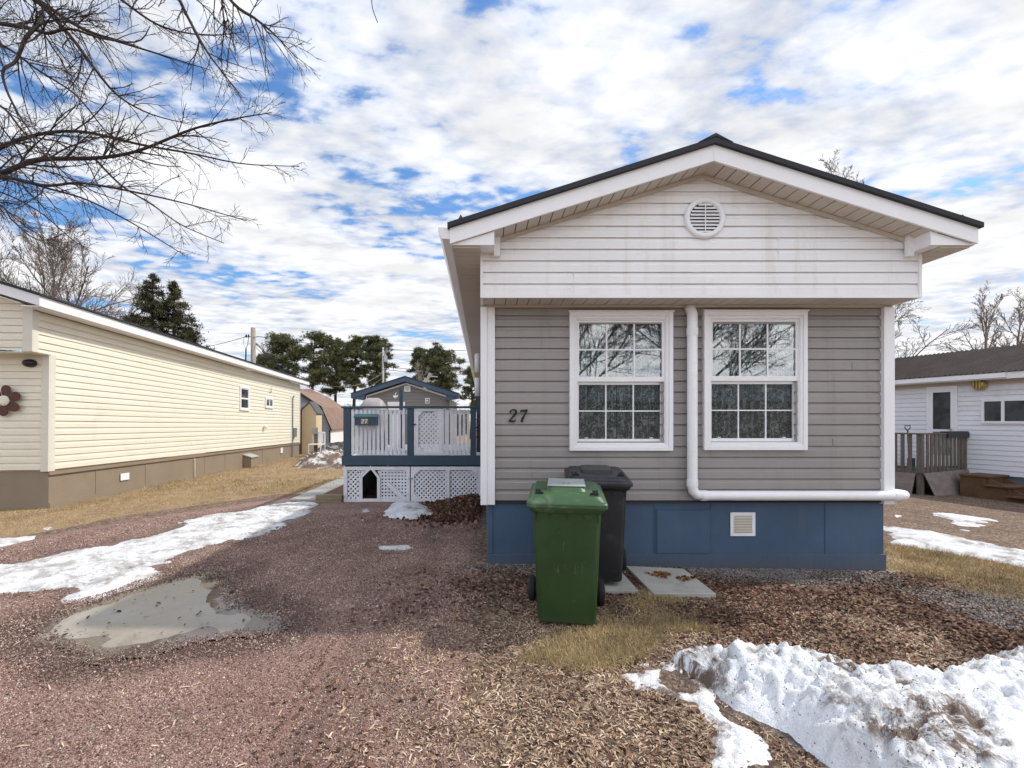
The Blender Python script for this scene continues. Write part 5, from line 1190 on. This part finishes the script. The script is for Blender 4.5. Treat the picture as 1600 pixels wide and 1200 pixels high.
lp = Bw(MB().loft([[(-.02 - xx, y0 + r_*math.cos(t), z0 + r_*math.sin(t)) for t in [2*math.pi*i/16 for i in range(16)]] for r_, xx in ((.14, 0), (.15, .06), (.11, .12), (.05, .14))]), 'wall_lamp', M['brass'])
mb = MB()
for k in (-1, 0, 1): mb.box(-.20, -.17, y0 + k*.06 - .012, y0 + k*.06 + .012, z0 - .12, z0 + .10)
Bw(mb, 'lamp_cage', M['brass'], lp)
# porch in front of the door: local frame of the white house
po = thing('wooden_porch', 'weathered grey wooden porch with picket rails and leaning plywood at its base', 'porch', (A_.x, A_.y, -.35), WA)
ROOTM[po.name] = WM
def Bp(mb, name, m, par=po, **k): return mb.build(name, m, par, local=True, **k)
yE = 1.05; xo = -1.95; fz_ = .55; rz_ = 1.53
Bp(MB().box(xo, -.02, yE, yE + 2.6, fz_ - .06, fz_), 'floor', M['weathered'])
for (x, y) in ((xo, yE), (-.12, yE), (xo, yE + 2.4)): Bp(MB().box(x, x + .11, y, y + .11, -.3, rz_), 'post', M['weathered'])
Bp(MB().box(xo - .03, 0 - .02, yE - .03, yE + .10, rz_, rz_ + .04), 'top_rail', M['weathered']); Bp(MB().box(xo - .03, xo + .12, yE + .101, yE + 2.6, rz_, rz_ + .039), 'top_rail', M['weathered'])
Bp(MB().box(xo + .11, -.12, yE + .02, yE + .08, fz_ + .08, fz_ + .14), 'bottom_rail', M['weathered']); Bp(MB().box(xo + .02, xo + .08, yE + .11, yE + 2.4, fz_ + .08, fz_ + .14), 'bottom_rail', M['weathered'])
x = xo + .2
while x < -.16: Bp(MB().prism([(x, yE - .012, fz_ - .02), (x + .085, yE - .012, fz_ - .02), (x + .085 + random.uniform(-.02,.02), yE - .012, rz_), (x + random.uniform(-.02,.02), yE - .012, rz_)], (0, .022, 0)), 'picket', M['weathered']); x += .165
y = yE + .2
while y < yE + 2.4: Bp(MB().box(xo - .012, xo + .01, y, y + .08, fz_ - .02, rz_), 'picket', M['weathered']); y += .16
Bp(MB().box(-.95, -.0, yE - .05, yE - .031, rz_ - .09, rz_ + .045).box(-.95, .0, yE - .03, yE + .11, rz_ + .041, rz_ + .075), 'planter_box', M['black'])
Bp(MB().prism([(xo + .20, yE - .22, -.12), (-.10, yE - .22, -.05), (-.04, yE - .04, fz_ + .04), (xo + .02, yE - .04, fz_ + .0)], (0, .018, 0)), 'plywood_panel', M['plywood'])
Bp(MB().prism([(xo - .16, yE + .15, -.1), (xo - .16, yE + 2.3, -.1), (xo - .03, yE + 2.4, fz_), (xo - .03, yE + .12, fz_ - .02)], (.018, 0, 0)), 'plywood_panel', M['plywood'])
for i in range(9): pass
shv = thing('shovel', 'green D-handled shovel leaning inside the wooden porch', 'shovel', tuple(WM @ Vector((xo + .5, yE + .6, fz_))))
q = WM @ Vector((xo + .35, yE + .6, fz_)); Ysh = q.y
hx = (1418 - VX)/F*Ysh; hz_ = CH + (HY - 665)/F*Ysh
MB().tube([(hx + .05, Ysh, fz_ - .3), (hx, Ysh, hz_ - .12)], .016, 8).build('shaft', M['teal'], shv)
MB().tube([(hx, Ysh, hz_ - .14), (hx - .07, Ysh, hz_ - .06), (hx - .075, Ysh, hz_), (hx + .075, Ysh, hz_), (hx + .07, Ysh, hz_ - .06), (hx, Ysh, hz_ - .14)], .014, 8).build('grip', M['teal'], shv)
MB().box(hx + .0, hx + .2, Ysh - .01, Ysh + .01, fz_ - .34, fz_ - .02).build('blade', M['teal'], shv)
stp = thing('wooden_steps', 'brown wooden steps beside the porch of the white house', 'steps', (A_.x, A_.y, -.35), WA); ROOTM[stp.name] = WM
for i, (zt_, ya, yb, xa, xb) in enumerate(((.53, .25, .80, -.95, -.10), (.33, -.15, .32, -1.0, -.10), (.12, -.55, -.08, -1.05, -.10))):
    Bp(MB().box(xa, xb, ya - .03, yb, zt_ - .045, zt_), 'tread', M['step_wood'], stp, bevel=.006)
    Bp(MB().box(xa + .03, xb - .02, ya + .02, ya + .05, zt_ - .20, zt_ - .046), 'riser', M['step_wood'], stp)
for x in (-.92, -.25): Bp(MB().prism([(x, .78, -.3), (x, .78, .48), (x, .28, .48), (x, -.52, .06), (x, -.52, -.3)], (.05, 0, 0)), 'stringer', M['step_wood'], stp)
# ------------------------------------------------------------ trees
class TB:
    """fast tube batches"""
    def __init__(s): s.V = []; s.F = []; s.n = 0
    def tube(s, P, r, k=5):
        P = np.asarray(P, float); r = np.asarray(r, float); m = len(P)
        d = np.gradient(P, axis=0); d /= np.linalg.norm(d, axis=1)[:, None] + 1e-9
        ref = np.array([.3, .9, .31]) if abs(d[0, 1]) < .8 else np.array([.9, .1, .4])
        x = np.cross(d, ref); x /= np.linalg.norm(x, axis=1)[:, None] + 1e-9; y = np.cross(d, x)
        a = 2*np.pi*np.arange(k)/k
        V = P[:,None] + r[:,None,None]*(x[:,None]*np.cos(a)[None,:,None] + y[:,None]*np.sin(a)[None,:,None])
        i = np.arange(m-1)[:,None]*k; j = np.arange(k)[None]; j2 = (j+1) % k
        s.F.append((np.stack([i+j, i+j2, i+k+j2, i+k+j], -1).reshape(-1,4)) + s.n); s.V.append(V.reshape(-1,3)); s.n += m*k
    def build(s, name, mat, parent): 
        V = np.concatenate(s.V); 
        if parent is not None: V = V - np.array(parent.location)
        return mesh_np(name, V, np.concatenate(s.F), mat, parent, smooth=True)
rt = np.random.default_rng(5)
def unit(v): return v / (np.linalg.norm(v) + 1e-9)
def grow(tb, p, d, L, r, lev, prm):
    """recursive branch; prm: nseg, wob, kids per level, ang, ratio, grav, minr"""
    n = prm['nseg'][min(lev, len(prm['nseg'])-1)]; pts = [p]; dd = unit(d)
    for i in range(n):
        dd = unit(dd + rt.normal(0, prm['wob'], 3) + np.array([0, 0, prm['grav'] if lev > 0 else 0])); pts.append(pts[-1] + dd * L / n)
    pts = np.array(pts); rr = r * np.linspace(1, .45 if lev < prm['lev'] else .55, n + 1)
    tb.tube(pts, np.maximum(rr, prm['minr']), 6 if lev < 2 else (4 if lev < 3 else 3))
    if lev >= prm['lev']: return
    kids(tb, pts, rr, L, lev, prm)
def kids(tb, pts, rr, L, lev, prm):
    nk = prm['kids'][min(lev, len(prm['kids'])-1)]; t0 = prm.get('t0', .25); n = len(pts) - 1
    for q in range(nk):
        t = t0 + (1 - t0) * (q + rt.uniform(.1, .9)) / nk; f = t * n; i = min(int(f), n - 1); b = pts[i] + (pts[i+1] - pts[i]) * (f - i); dd = unit(pts[i+1] - pts[i])
        for sg in ((1, -1) if rt.uniform() < prm['opp'] else (rt.choice([1, -1]),)):
            ax = unit(np.cross(dd, rt.normal(0, 1, 3))); ang = math.radians(prm['ang'] + rt.normal(0, 9)) * 1.0
            nd = unit(dd * math.cos(ang) + ax * sg * math.sin(ang)); ln = L * prm['ratio'] * rt.uniform(.6, 1.15) * (1.15 - .55 * t)
            grow(tb, b, nd, ln, max(rr[i] * .55, prm['minr']), lev + 1, prm)
def spline(pts, n=24):
    P = np.array(pts, float); t = np.linspace(0, len(P) - 1, n); out = []
    for u in t:
        i = min(int(u), len(P) - 2); f = u - i; p0 = P[max(i-1, 0)]; p1 = P[i]; p2 = P[i+1]; p3 = P[min(i+2, len(P)-1)]
        out.append(.5*((2*p1) + (-p0+p2)*f + (2*p0-5*p1+4*p2-p3)*f*f + (-p0+3*p1-3*p2+p3)*f**3))
    return np.array(out)
# big bare maple at the left, limbs reach over the drive
mt = thing('bare_maple', 'large bare tree whose twiggy limbs reach in from the upper left', 'tree', (-8.6, 5.6, 0))
tb = TB(); trunk = spline([(-8.6,5.6,-.1),(-8.55,5.6,1.5),(-8.4,5.65,3.2),(-8.0,5.7,5.0),(-7.6,5.7,7.0),(-7.9,5.9,9.5)], 20); tb.tube(trunk, np.linspace(.30, .12, 20), 14); tb.build('trunk', M['bark_dark'], mt)
def at(px, py, Y): return tuple(P3(px, py, Y))
limbs = [
 ([(-8.5,5.6,2.9), at(-90,300,5.7), at(0,272,5.6), at(60,250,5.5), at(150,247,5.5), at(215,236,5.4), at(300,202,5.3), at(370,185,5.2), at(425,176,5.2)], .066),
 ([(-8.4,5.6,3.4), at(-60,262,6.0), at(0,231,6.0), at(60,210,6.0), at(130,206,6.1), at(220,226,6.1), at(300,240,6.2), at(380,256,6.2), at(468,260,6.3)], .055),
 ([(-8.4,5.6,2.9), at(-90,305,5.4), at(0,278,5.2), at(70,290,5.1), at(125,286,5.0), at(200,298,5.0), at(290,318,4.9), at(385,345,4.9)], .040),
 ([at(5,275,5.2), at(70,293,5.2), at(135,312,5.1), at(200,345,5.1), at(245,372,5.0), at(290,400,5.0)], .022),
 ([at(150,250,5.5), at(190,290,5.4), at(235,318,5.4), at(285,352,5.4), at(350,380,5.3)], .022),
 ([(-8.0,5.7,5.0), at(-60,-10,6.0), at(30,-15,6.0), at(100,45,6.1), at(150,110,6.1), at(185,150,6.2), at(235,178,6.2), at(300,195,6.3)], .06),
 ([(-8.0,5.7,4.6), at(-80,30,5.4), at(0,37,5.3), at(50,45,5.3), at(75,52,5.2), at(110,45,5.2), at(160,60,5.2), at(215,65,5.1), at(235,40,5.1)], .05),
 ([at(65,20,5.4), at(62,35,5.3), at(40,60,5.2), at(25,95,5.2), at(5,110,5.1), at(10,140,5.0), at(30,180,5.0), at(50,210,5.0), at(60,235,5.0)], .042),
 ([at(-30,-60,5.8), at(60,0,5.8), at(120,40,5.8), at(170,60,5.9), at(250,85,5.9), at(330,110,6.0)], .05),
 ([(-7.8,5.8,7.6), at(150,-200,5.8), at(250,-60,5.6), at(290,20,5.5), at(320,75,5.4), at(345,110,5.4), at(378,150,5.4)], .05),
 ([(-7.7,5.7,7.4), at(180,-220,5.2), at(300,-90,5.0), at(360,0,4.9), at(400,30,4.9), at(430,55,4.9), at(465,92,4.9)], .05),
 ([(-7.8,5.7,6.2), at(0,-140,6.4), at(110,-60,6.5), at(190,0,6.6), at(250,40,6.6), at(320,55,6.7), at(380,50,6.7)], .05),
 ([at(-80,60,6.4), at(0,70,6.4), at(60,110,6.4), at(120,150,6.5), at(170,210,6.5), at(215,240,6.5)], .035),
 ([at(-60,150,5.0), at(0,165,5.0), at(40,210,4.9), at(90,260,4.9), at(130,300,4.9)], .022),
 ([at(-60,300,5.0), at(0,320,5.0), at(20,345,5.0), at(60,375,5.0), at(100,365,5.0)], .018),
 ([at(-60,290,5.6), at(0,300,5.6), at(60,330,5.6), at(110,372,5.6), at(130,385,5.6)], .018),
 ([at(480,-60,4.4), at(560,-80,4.4), at(578,-20,4.4), at(582,12,4.4), at(590,35,4.4)], .008),
]
hp = dict(nseg=[6,5,4,3,2], wob=.13, kids=[9,5,4,3], ang=42, ratio=.42, grav=-.035, minr=.0021, lev=3, opp=.6, t0=.05)
mm_ = M['bark_dark']
for i, (pts, r) in enumerate(limbs):
    tb = TB(); P = spline(pts, 30); rr = np.linspace(r*.62, .004, 30); tb.tube(P, rr, 8)
    L = np.linalg.norm(np.diff(P, axis=0), axis=1).sum()
    if i == 16: tb.build('branch', mm_, mt); continue
    # side shoots over the limb: length falls toward the tip
    nk = int(L * (3.7 if i < 5 else 2.7))
    for q in range(nk):
        t = .10 + .90 * (q + rt.uniform(0, 1)) / nk; f = t * 29; j = min(int(f), 28); b = P[j] + (P[j+1] - P[j]) * (f - j); dd = unit(P[j+1] - P[j])
        for sg in ((1, -1) if rt.uniform() < .5 else (1,)):
            ax = unit(np.cross(dd, rt.normal(0, 1, 3))); an = math.radians(rt.uniform(28, 55)); nd = unit(dd*math.cos(an) + sg*ax*math.sin(an))
            l_ = (.22 + 1.12 * (1 - t)**.8 * rt.uniform(.3, 1)) * (.7 if r < .03 else 1); lev = 1 if l_ > .75 else 2
            pr = dict(hp); pr['kids'] = [0, 6, 4, 3]; pr['lev'] = 3; pr['ratio'] = .46; pr['nseg'] = [6, 6, 4, 3]
            grow(tb, b, nd, l_, max(min(rr[j]*.5, .010), .0032), lev, pr)
    tb.build('branch', mm_, mt)
def bare_tree(name, label, base, height, spread, m, group=None, trunk_r=.16, first=.18, seed=1, lev=4, kids_=(9,6,4,3), minr=.012, lean=(0,0), ang=34, grav=.05, nst=9, ratio=.5, wob=.10):
    global rt; rt = np.random.default_rng(seed); t = thing(name, label, 'tree', base, group=group); b = np.array(base, float)
    tr = np.array([b + np.array([lean[0]*f*f*height + rt.normal(0,.03)*height*f*.3, lean[1]*f, f*height*.95 - .1]) for f in np.linspace(0, 1, nst)])
    tb = TB(); tb.tube(tr, trunk_r*np.linspace(1, .12, nst), 8); tb.build('trunk', m, t)
    tb = TB(); pr = dict(nseg=[5,5,4,3,2], wob=wob, kids=list(kids_), ang=ang, ratio=ratio, grav=grav, minr=minr, lev=lev, opp=.4, t0=.15)
    nb = kids_[0]
    for q in range(nb):
        f = first + (.97 - first) * (q + rt.uniform(0, 1)) / nb; i = min(int(f*(nst-1)), nst-2); p = tr[i] + (tr[i+1]-tr[i])*(f*(nst-1)-i); az = q*2.4 + rt.uniform(-.4, .4); el = math.radians(rt.uniform(28, 60) if f < .7 else rt.uniform(50, 78))
        grow(tb, p, np.array([math.cos(az)*math.cos(el), math.sin(az)*math.cos(el), math.sin(el)]), spread*(1.15 - .75*f)*rt.uniform(.8, 1.15), trunk_r*(1-f*.8)*.5, 1, dict(pr, kids=[kids_[0]] + list(kids_[1:])))
    tb.build('crown', m, t); return t
def base(px, Y): return ((px - VX)/F*Y, Y, -.1)
def hgt(py, Y): return CH + (HY - py)/F*Y + .1
bare_tree('bare_tree', 'wide purplish bare tree rising behind the cream house roof', base(85, 27), hgt(388, 27), 7.6, M['bark_grey'], trunk_r=.20, first=.12, seed=3, kids_=(26,8,5,4), minr=.008, lev=4, ratio=.5, wob=.07)
bare_tree('bare_tree', 'bare branches showing beside the white gable at right, above the corrugated roof', base(1345, 17), hgt(425, 17), 3.9, M['bark_grey'], trunk_r=.09, first=.25, seed=9, kids_=(16,8,6,4), minr=.005, lev=4, grav=.01, ang=38)
bare_tree('bare_tree', 'bare tree with a dark trunk above the corrugated roof, left of a pair', base(1540, 27), hgt(468, 27), 3.4, M['bark_light2'], 'pair of bare trees behind the white house', trunk_r=.17, first=.35, seed=14, kids_=(14,7,4,3), minr=.006, lev=4)
bare_tree('bare_tree', 'bare tree above the corrugated roof at the right edge, right of a pair', base(1592, 27), hgt(466, 27), 3.0, M['bark_light2'], 'pair of bare trees behind the white house', trunk_r=.14, first=.35, seed=15, kids_=(14,7,4,3), minr=.006, lev=4)
bare_tree('bare_tree', 'bare treetop just showing over the right roof slope of the grey house', base(1310, 24), hgt(264, 24), 4.6, M['bark_light2'], trunk_r=.14, first=.5, seed=18, kids_=(18,8,5,3), minr=.006, lev=4)
bare_tree('bare_tree', 'small pale bare tree behind the garage between the pine groups', base(655, 40), hgt(572, 40), 2.6, M['bark_light'], trunk_r=.10, first=.3, seed=20, kids_=(12,6,4), minr=.012, lev=3)
# conifers: whorled boughs with needle tufts
TUFT_V = []; TUFT_F = []
for i in range(7):
    a = i * 2.399; e = -.3 + i * .19; d = np.array([math.cos(a)*math.cos(e), math.sin(a)*math.cos(e), math.sin(e)]); s_ = np.cross(d, [0, 0, 1.]); s_ /= np.linalg.norm(s_); b = len(TUFT_V)
    TUFT_V += [tuple(-s_*.10), tuple(s_*.10), tuple(d + s_*.04), tuple(d - s_*.04)]; TUFT_F.append((b, b+1, b+2, b+3))
TUFT = (np.array(TUFT_V), TUFT_F)
def pine(label, px, Y, pytop, pybot, wpx, seed, group, name='pine_tree', nb=31, m='pine', dens=1.):
    rg = np.random.default_rng(seed); b = base(px, Y); H_ = hgt(pytop, Y); t = thing(name, label, 'tree', b, group=group); b = np.array(b); w = wpx/F*Y/2; z0 = hgt(pybot, Y)
    tb = TB(); nn = 10; tr = np.array([b + np.array([.25*math.sin(f*4+seed)*f, 0, f*H_*.96]) for f in np.linspace(0, 1, nn)]); tb.tube(tr, .22*np.linspace(1, .2, nn), 7); pos = []
    for q in range(nb):
        f = (z0 + (H_ - z0)*((q + rg.uniform(0, 1))/nb)) / H_; g = (f*H_ - z0)/(H_ - z0); prof = (.55 + .45*math.sin(min(1, g*1.5)*math.pi/2)) * (1 - max(0, g - .62)/.38*.78)
        p = tr[min(int(f*(nn-1)), nn-2)] * 1.; p[2] = b[2] + f*H_*.97; az = rg.uniform(0, 2*math.pi); L = w*prof*rg.uniform(.55, 1.12); el = .25 + rg.uniform(-.15, .25)
        e = p + L*np.array([math.cos(az)*math.cos(el), math.sin(az)*math.cos(el), math.sin(el)*.9]); tb.tube(np.array([p, (p+e)/2 + [0,0,-.05*L], e]), [.07, .05, .02], 4)
        nc = int(8*dens); 
        for c_ in range(nc):
            u = rg.uniform(.35, 1.05); cc = p + (e - p)*u + rg.normal(0, [.16*w, .16*w, .08*w]); r_ = w*rg.uniform(.10, .26); k = int(10*dens)
            q3 = rg.normal(0, 1, (k, 3)); q3 /= np.linalg.norm(q3, axis=1)[:,None]; pos.append(cc + q3*np.array([1.3, 1.3, .42])*r_*rg.uniform(.4, 1, (k, 1)))
    tb.build('trunk', M['bark_dark'], t); pos = np.concatenate(pos) - b; n = len(pos)
    o = scatter('crown', M[m], pos, *TUFT, rg.uniform(.14, .27, n)*Y/45*1.1, rg.uniform(0, 6.28, (n, 3)), t); return t
gp_ = 'row of tall pines behind the cream house and garage'
rows = [('pine at the left end of the row, lower and ragged, behind the utility pole', 420, 44, 552, 620, 52, 1), ('broad leaning pine, second from the left of the row', 444, 46, 522, 592, 78, 2), ('broad dark pine with rounded top, third from the left in the row', 490, 44, 520, 600, 74, 3), ('narrow darker pine, fourth from the left in the row', 525, 49, 530, 615, 52, 4), ('tall dense pine just left of the pole with the transformer', 553, 45, 526, 605, 56, 5), ('pine at the right end of the row behind the transformer pole', 587, 46, 524, 600, 58, 6)]
for l, px, Y, a, b, w, s in rows: pine(l, px, Y, a, b, w, s, gp_)
pine('smaller pine of the pair above the right side of the garage roof', 652, 47, 543, 600, 34, 11, 'pair of pines behind the garage')
pine('broad pine of the pair above the right side of the garage roof', 684, 44, 542, 615, 66, 12, 'pair of pines behind the garage', nb=46)
pine('sparse dark pine squeezed between garage and eave of the grey house', 737, 40, 572, 640, 40, 13, None, nb=26, dens=.8)
def spruce(label, px, Y, pytop, wpx, seed, t, b, tips, h0=0):
    rg = np.random.default_rng(seed); pos = []; tb = TB()
    for px_, pt_, dy, low, wp in tips:
        bb = np.array(base(px_, Y)); bb[1] += dy; H_ = hgt(pt_, Y); w = wp/F*Y/2; tb.tube(np.array([bb, bb + [0,0,H_*.5], bb + [0,0,H_*.98]]), [.2, .12, .03], 7)
        nw = 30
        for i in range(nw):
            f = 1 - (i/nw)**1.05*(1 - low); z = f*H_; R = w*((1-f)/(1-low))**.85 + .10; nbr = 5 + int(6*(1-f))
            for k in range(nbr):
                az = rg.uniform(0, 2*math.pi); L = R*rg.uniform(.65, 1.15); el = rg.uniform(-.12, .12)
                p = bb + [0, 0, z]; e = p + L*np.array([math.cos(az), math.sin(az), el]); e[2] += .10*L; tb.tube(np.array([p, p*.5 + e*.5 - [0,0,.08*L], e]), [.03, .02, .01], 3)
                m_ = int(5 + 13*L); u = rg.uniform(.25, 1.03, m_)[:,None]; pos.append(p + (e-p)*u + rg.normal(0, .05 + .055*L, (m_, 3)) * [1, 1, .55] - np.array([0,0,1])*np.sin(u*math.pi)*.06*L)
    tb.build('trunk', M['bark_dark'], t); pos = np.concatenate(pos) - b; n = len(pos); scatter('crown', M['spruce'], pos, *TUFT, rg.uniform(.11, .20, n), rg.uniform(0, 6.28, (n, 3)), t)
# across the street, behind the viewer: what the window panes mirror
bare_tree('bare_tree', 'tall bare street tree behind the viewer, mirrored in the left window', (3.6, -9.0, 0), 9.5, 5.0, M['bark_dark'], trunk_r=.15, first=.2, seed=31, kids_=(18,9,6,4), minr=.008, lev=4)
bare_tree('bare_tree', 'spreading bare street tree behind the viewer, mirrored in the right window', (9.6, -10.0, 0), 9.5, 5.5, M['bark_dark'], trunk_r=.15, first=.2, seed=32, kids_=(18,9,6,4), minr=.008, lev=4)
hs_ = thing('street_house', 'dark low house across the street, only mirrored in the lower panes', 'house', (6, -22, 0))
MB().box(-8, 22, -26, -20, -.5, 2.9).build('walls', M['weathered'], hs_); MB().prism([(-9, -19.5, 2.8), (-9, -26.5, 2.8), (-9, -23, 4.6)], (32, 0, 0)).build('roof', M['shingle'], hs_)
b_ = base(250, 24); t = thing('spruce_tree', 'dark twin-topped spruce behind the cream house roof', 'tree', b_); spruce('', 250, 24, 430, 110, 4, t, np.array(b_), [(238, 431, 0, .25, 172), (266, 440, .3, .25, 172), (292, 512, .3, .3, 60)])
# distant brush
n = 9000; x = RNG.uniform(-26, -2, n); y = RNG.uniform(50, 56, n); z = np.abs(RNG.normal(0, .9, n)) + .1 + 1.2*vnoise(x, y, .4, 3)*RNG.uniform(0, 1, n)
tag(scatter('brush', M['brush'], np.stack([x, y, z - .2], 1), *TUFT, RNG.uniform(.3, .6, n)), 'low brown brush along the foot of the pine row', 'brush', kind='stuff')
# ------------------------------------------------------------ poles and wires
Yp1 = 31.; p1 = thing('utility_pole', 'weathered grey utility pole rising behind the cream house roof', 'utility pole', ((395.5-VX)/F*Yp1, Yp1, -.1), group='utility poles')
xp = (395.5-VX)/F*Yp1; zt_ = CH + (HY-512)/F*Yp1
MB().tube([(xp + .05, Yp1, -.1), (xp, Yp1, zt_)], [.20, .15], 14).build('pole', M['pole_wood'], p1, smooth=True)
mb = MB().tube([(xp - .50, Yp1 - .1, zt_ - .62), (xp + .30, Yp1 - .1, zt_ - .66)], .03, 6); mb.build('bracket', M['steel'], p1)
for dx_ in (-.42, -.26): MB().tube([(xp + dx_, Yp1 - .1, zt_ - .70), (xp + dx_, Yp1 - .1, zt_ - .5)], [.06, .05], 8).build('insulator', M['black'], p1)
MB().tube([(xp - .45, Yp1 - .12, CH + (HY-566)/F*Yp1), (xp - .43, Yp1 - .12, CH + (HY-545)/F*Yp1)], [.05, .045], 8).build('cable_riser', M['black'], p1)
mb = MB(); mb.tube([(xp - .43, Yp1 - .12, CH+(HY-545)/F*Yp1), (xp - .60, Yp1 - .12, CH+(HY-538)/F*Yp1), (xp - .62, Yp1-.12, CH+(HY-532)/F*Yp1), (xp - .5, Yp1 - .12, zt_ - .6)], .012, 5)
mb.tube([(xp - .43, Yp1 - .12, CH+(HY-545)/F*Yp1), (xp - .30, Yp1 - .12, CH+(HY-538)/F*Yp1), (xp - .25, Yp1 - .12, zt_ - .6)], .02, 5); mb.build('drop_wire', M['black'], p1)
Yp2 = 42.; xq = (598.5-VX)/F*Yp2; p2 = thing('utility_pole', 'thin distant utility pole carrying a grey transformer in front of the pines', 'utility pole', (xq, Yp2, -.1), group='utility poles')
Zq = lambda py: CH + (HY-py)/F*Yp2
MB().tube([(xq, Yp2, -.1), (xq, Yp2, Zq(543))], [.12, .09], 10).build('pole', M['pole_light'], p2, smooth=True)
MB().tube([(xq + .22, Yp2 - .1, Zq(566)), (xq + .22, Yp2 - .1, Zq(556))], .22, 14).build('transformer', M['steel'], p2)
MB().tube([(xq - .3, Yp2 - .1, Zq(552)), (xq + .5, Yp2 - .1, Zq(550))], .04, 6).build('crossarm', M['pole_light'], p2)
# street lamp near the garage roof
Yl = 36.; xl = (664-VX)/F*Yl; Zl = lambda py: CH + (HY-py)/F*Yl
sl_ = thing('street_lamp', 'pale street lamp with short arms just above the garage ridge', 'street lamp', (xl, Yl, -.1))
MB().tube([(xl, Yl, -.1), (xl, Yl, Zl(590))], .07, 8).build('pole', M['pole_light'], sl_); MB().tube([(xl, Yl, Zl(594)), (xl + .5, Yl, Zl(588)), (xl + 1.0, Yl, Zl(589))], .05, 6).build('arm', M['pole_light'], sl_)
MB().tube([(xl + .1, Yl, Zl(596)), (xl + .45, Yl, Zl(583))], [.10, .14], 8).build('lamp_head', M['pole_light'], sl_)
def wire(label, a, b, sag, r=.02, n=24, mid=None):
    a = Vector(a); b = Vector(b); o = MB().tube([a.lerp(b, i/n) - Vector((0, 0, 4*sag*(i/n)*(1-i/n))) for i in range(n + 1)], r, 5).build('overhead_wire', M['black'], None); tag(o, label, 'overhead wire', 'overhead wires')
a0 = (xp - .4, Yp1 - .1, zt_ - .62)
wire('wire running left from the near utility pole over the cream roof', a0, P3(180, 555, 26), .35, .018)
wire('top wire running right from the near utility pole past the pines to the eave', (xp + .3, Yp1 - .1, zt_ - .62), P3(830, 541, 34), .62, .020)
wire('middle wire crossing in front of the pair of pines behind the garage', (xq, Yp2 - .1, Zq(573)), P3(820, 577, 34), .25, .02)
wire('lower wire crossing from the transformer pole toward the grey house', (xq, Yp2 - .1, Zq(577)), P3(820, 582, 34), .3, .022)
wire('upper sagging wire between the near pole and the transformer pole', P3(397, 535, Yp1), (xq, Yp2 - .1, Zq(583)), 2.1, .02)
wire('lower sagging wire between the near pole and the transformer pole', P3(397, 540, Yp1), (xq, Yp2 - .1, Zq(590)), 2.4, .02)
wire('wire falling steeply right from the near pole across the leftmost pine', P3(401, 536, Yp1), P3(470, 600, 30), .2, .018)
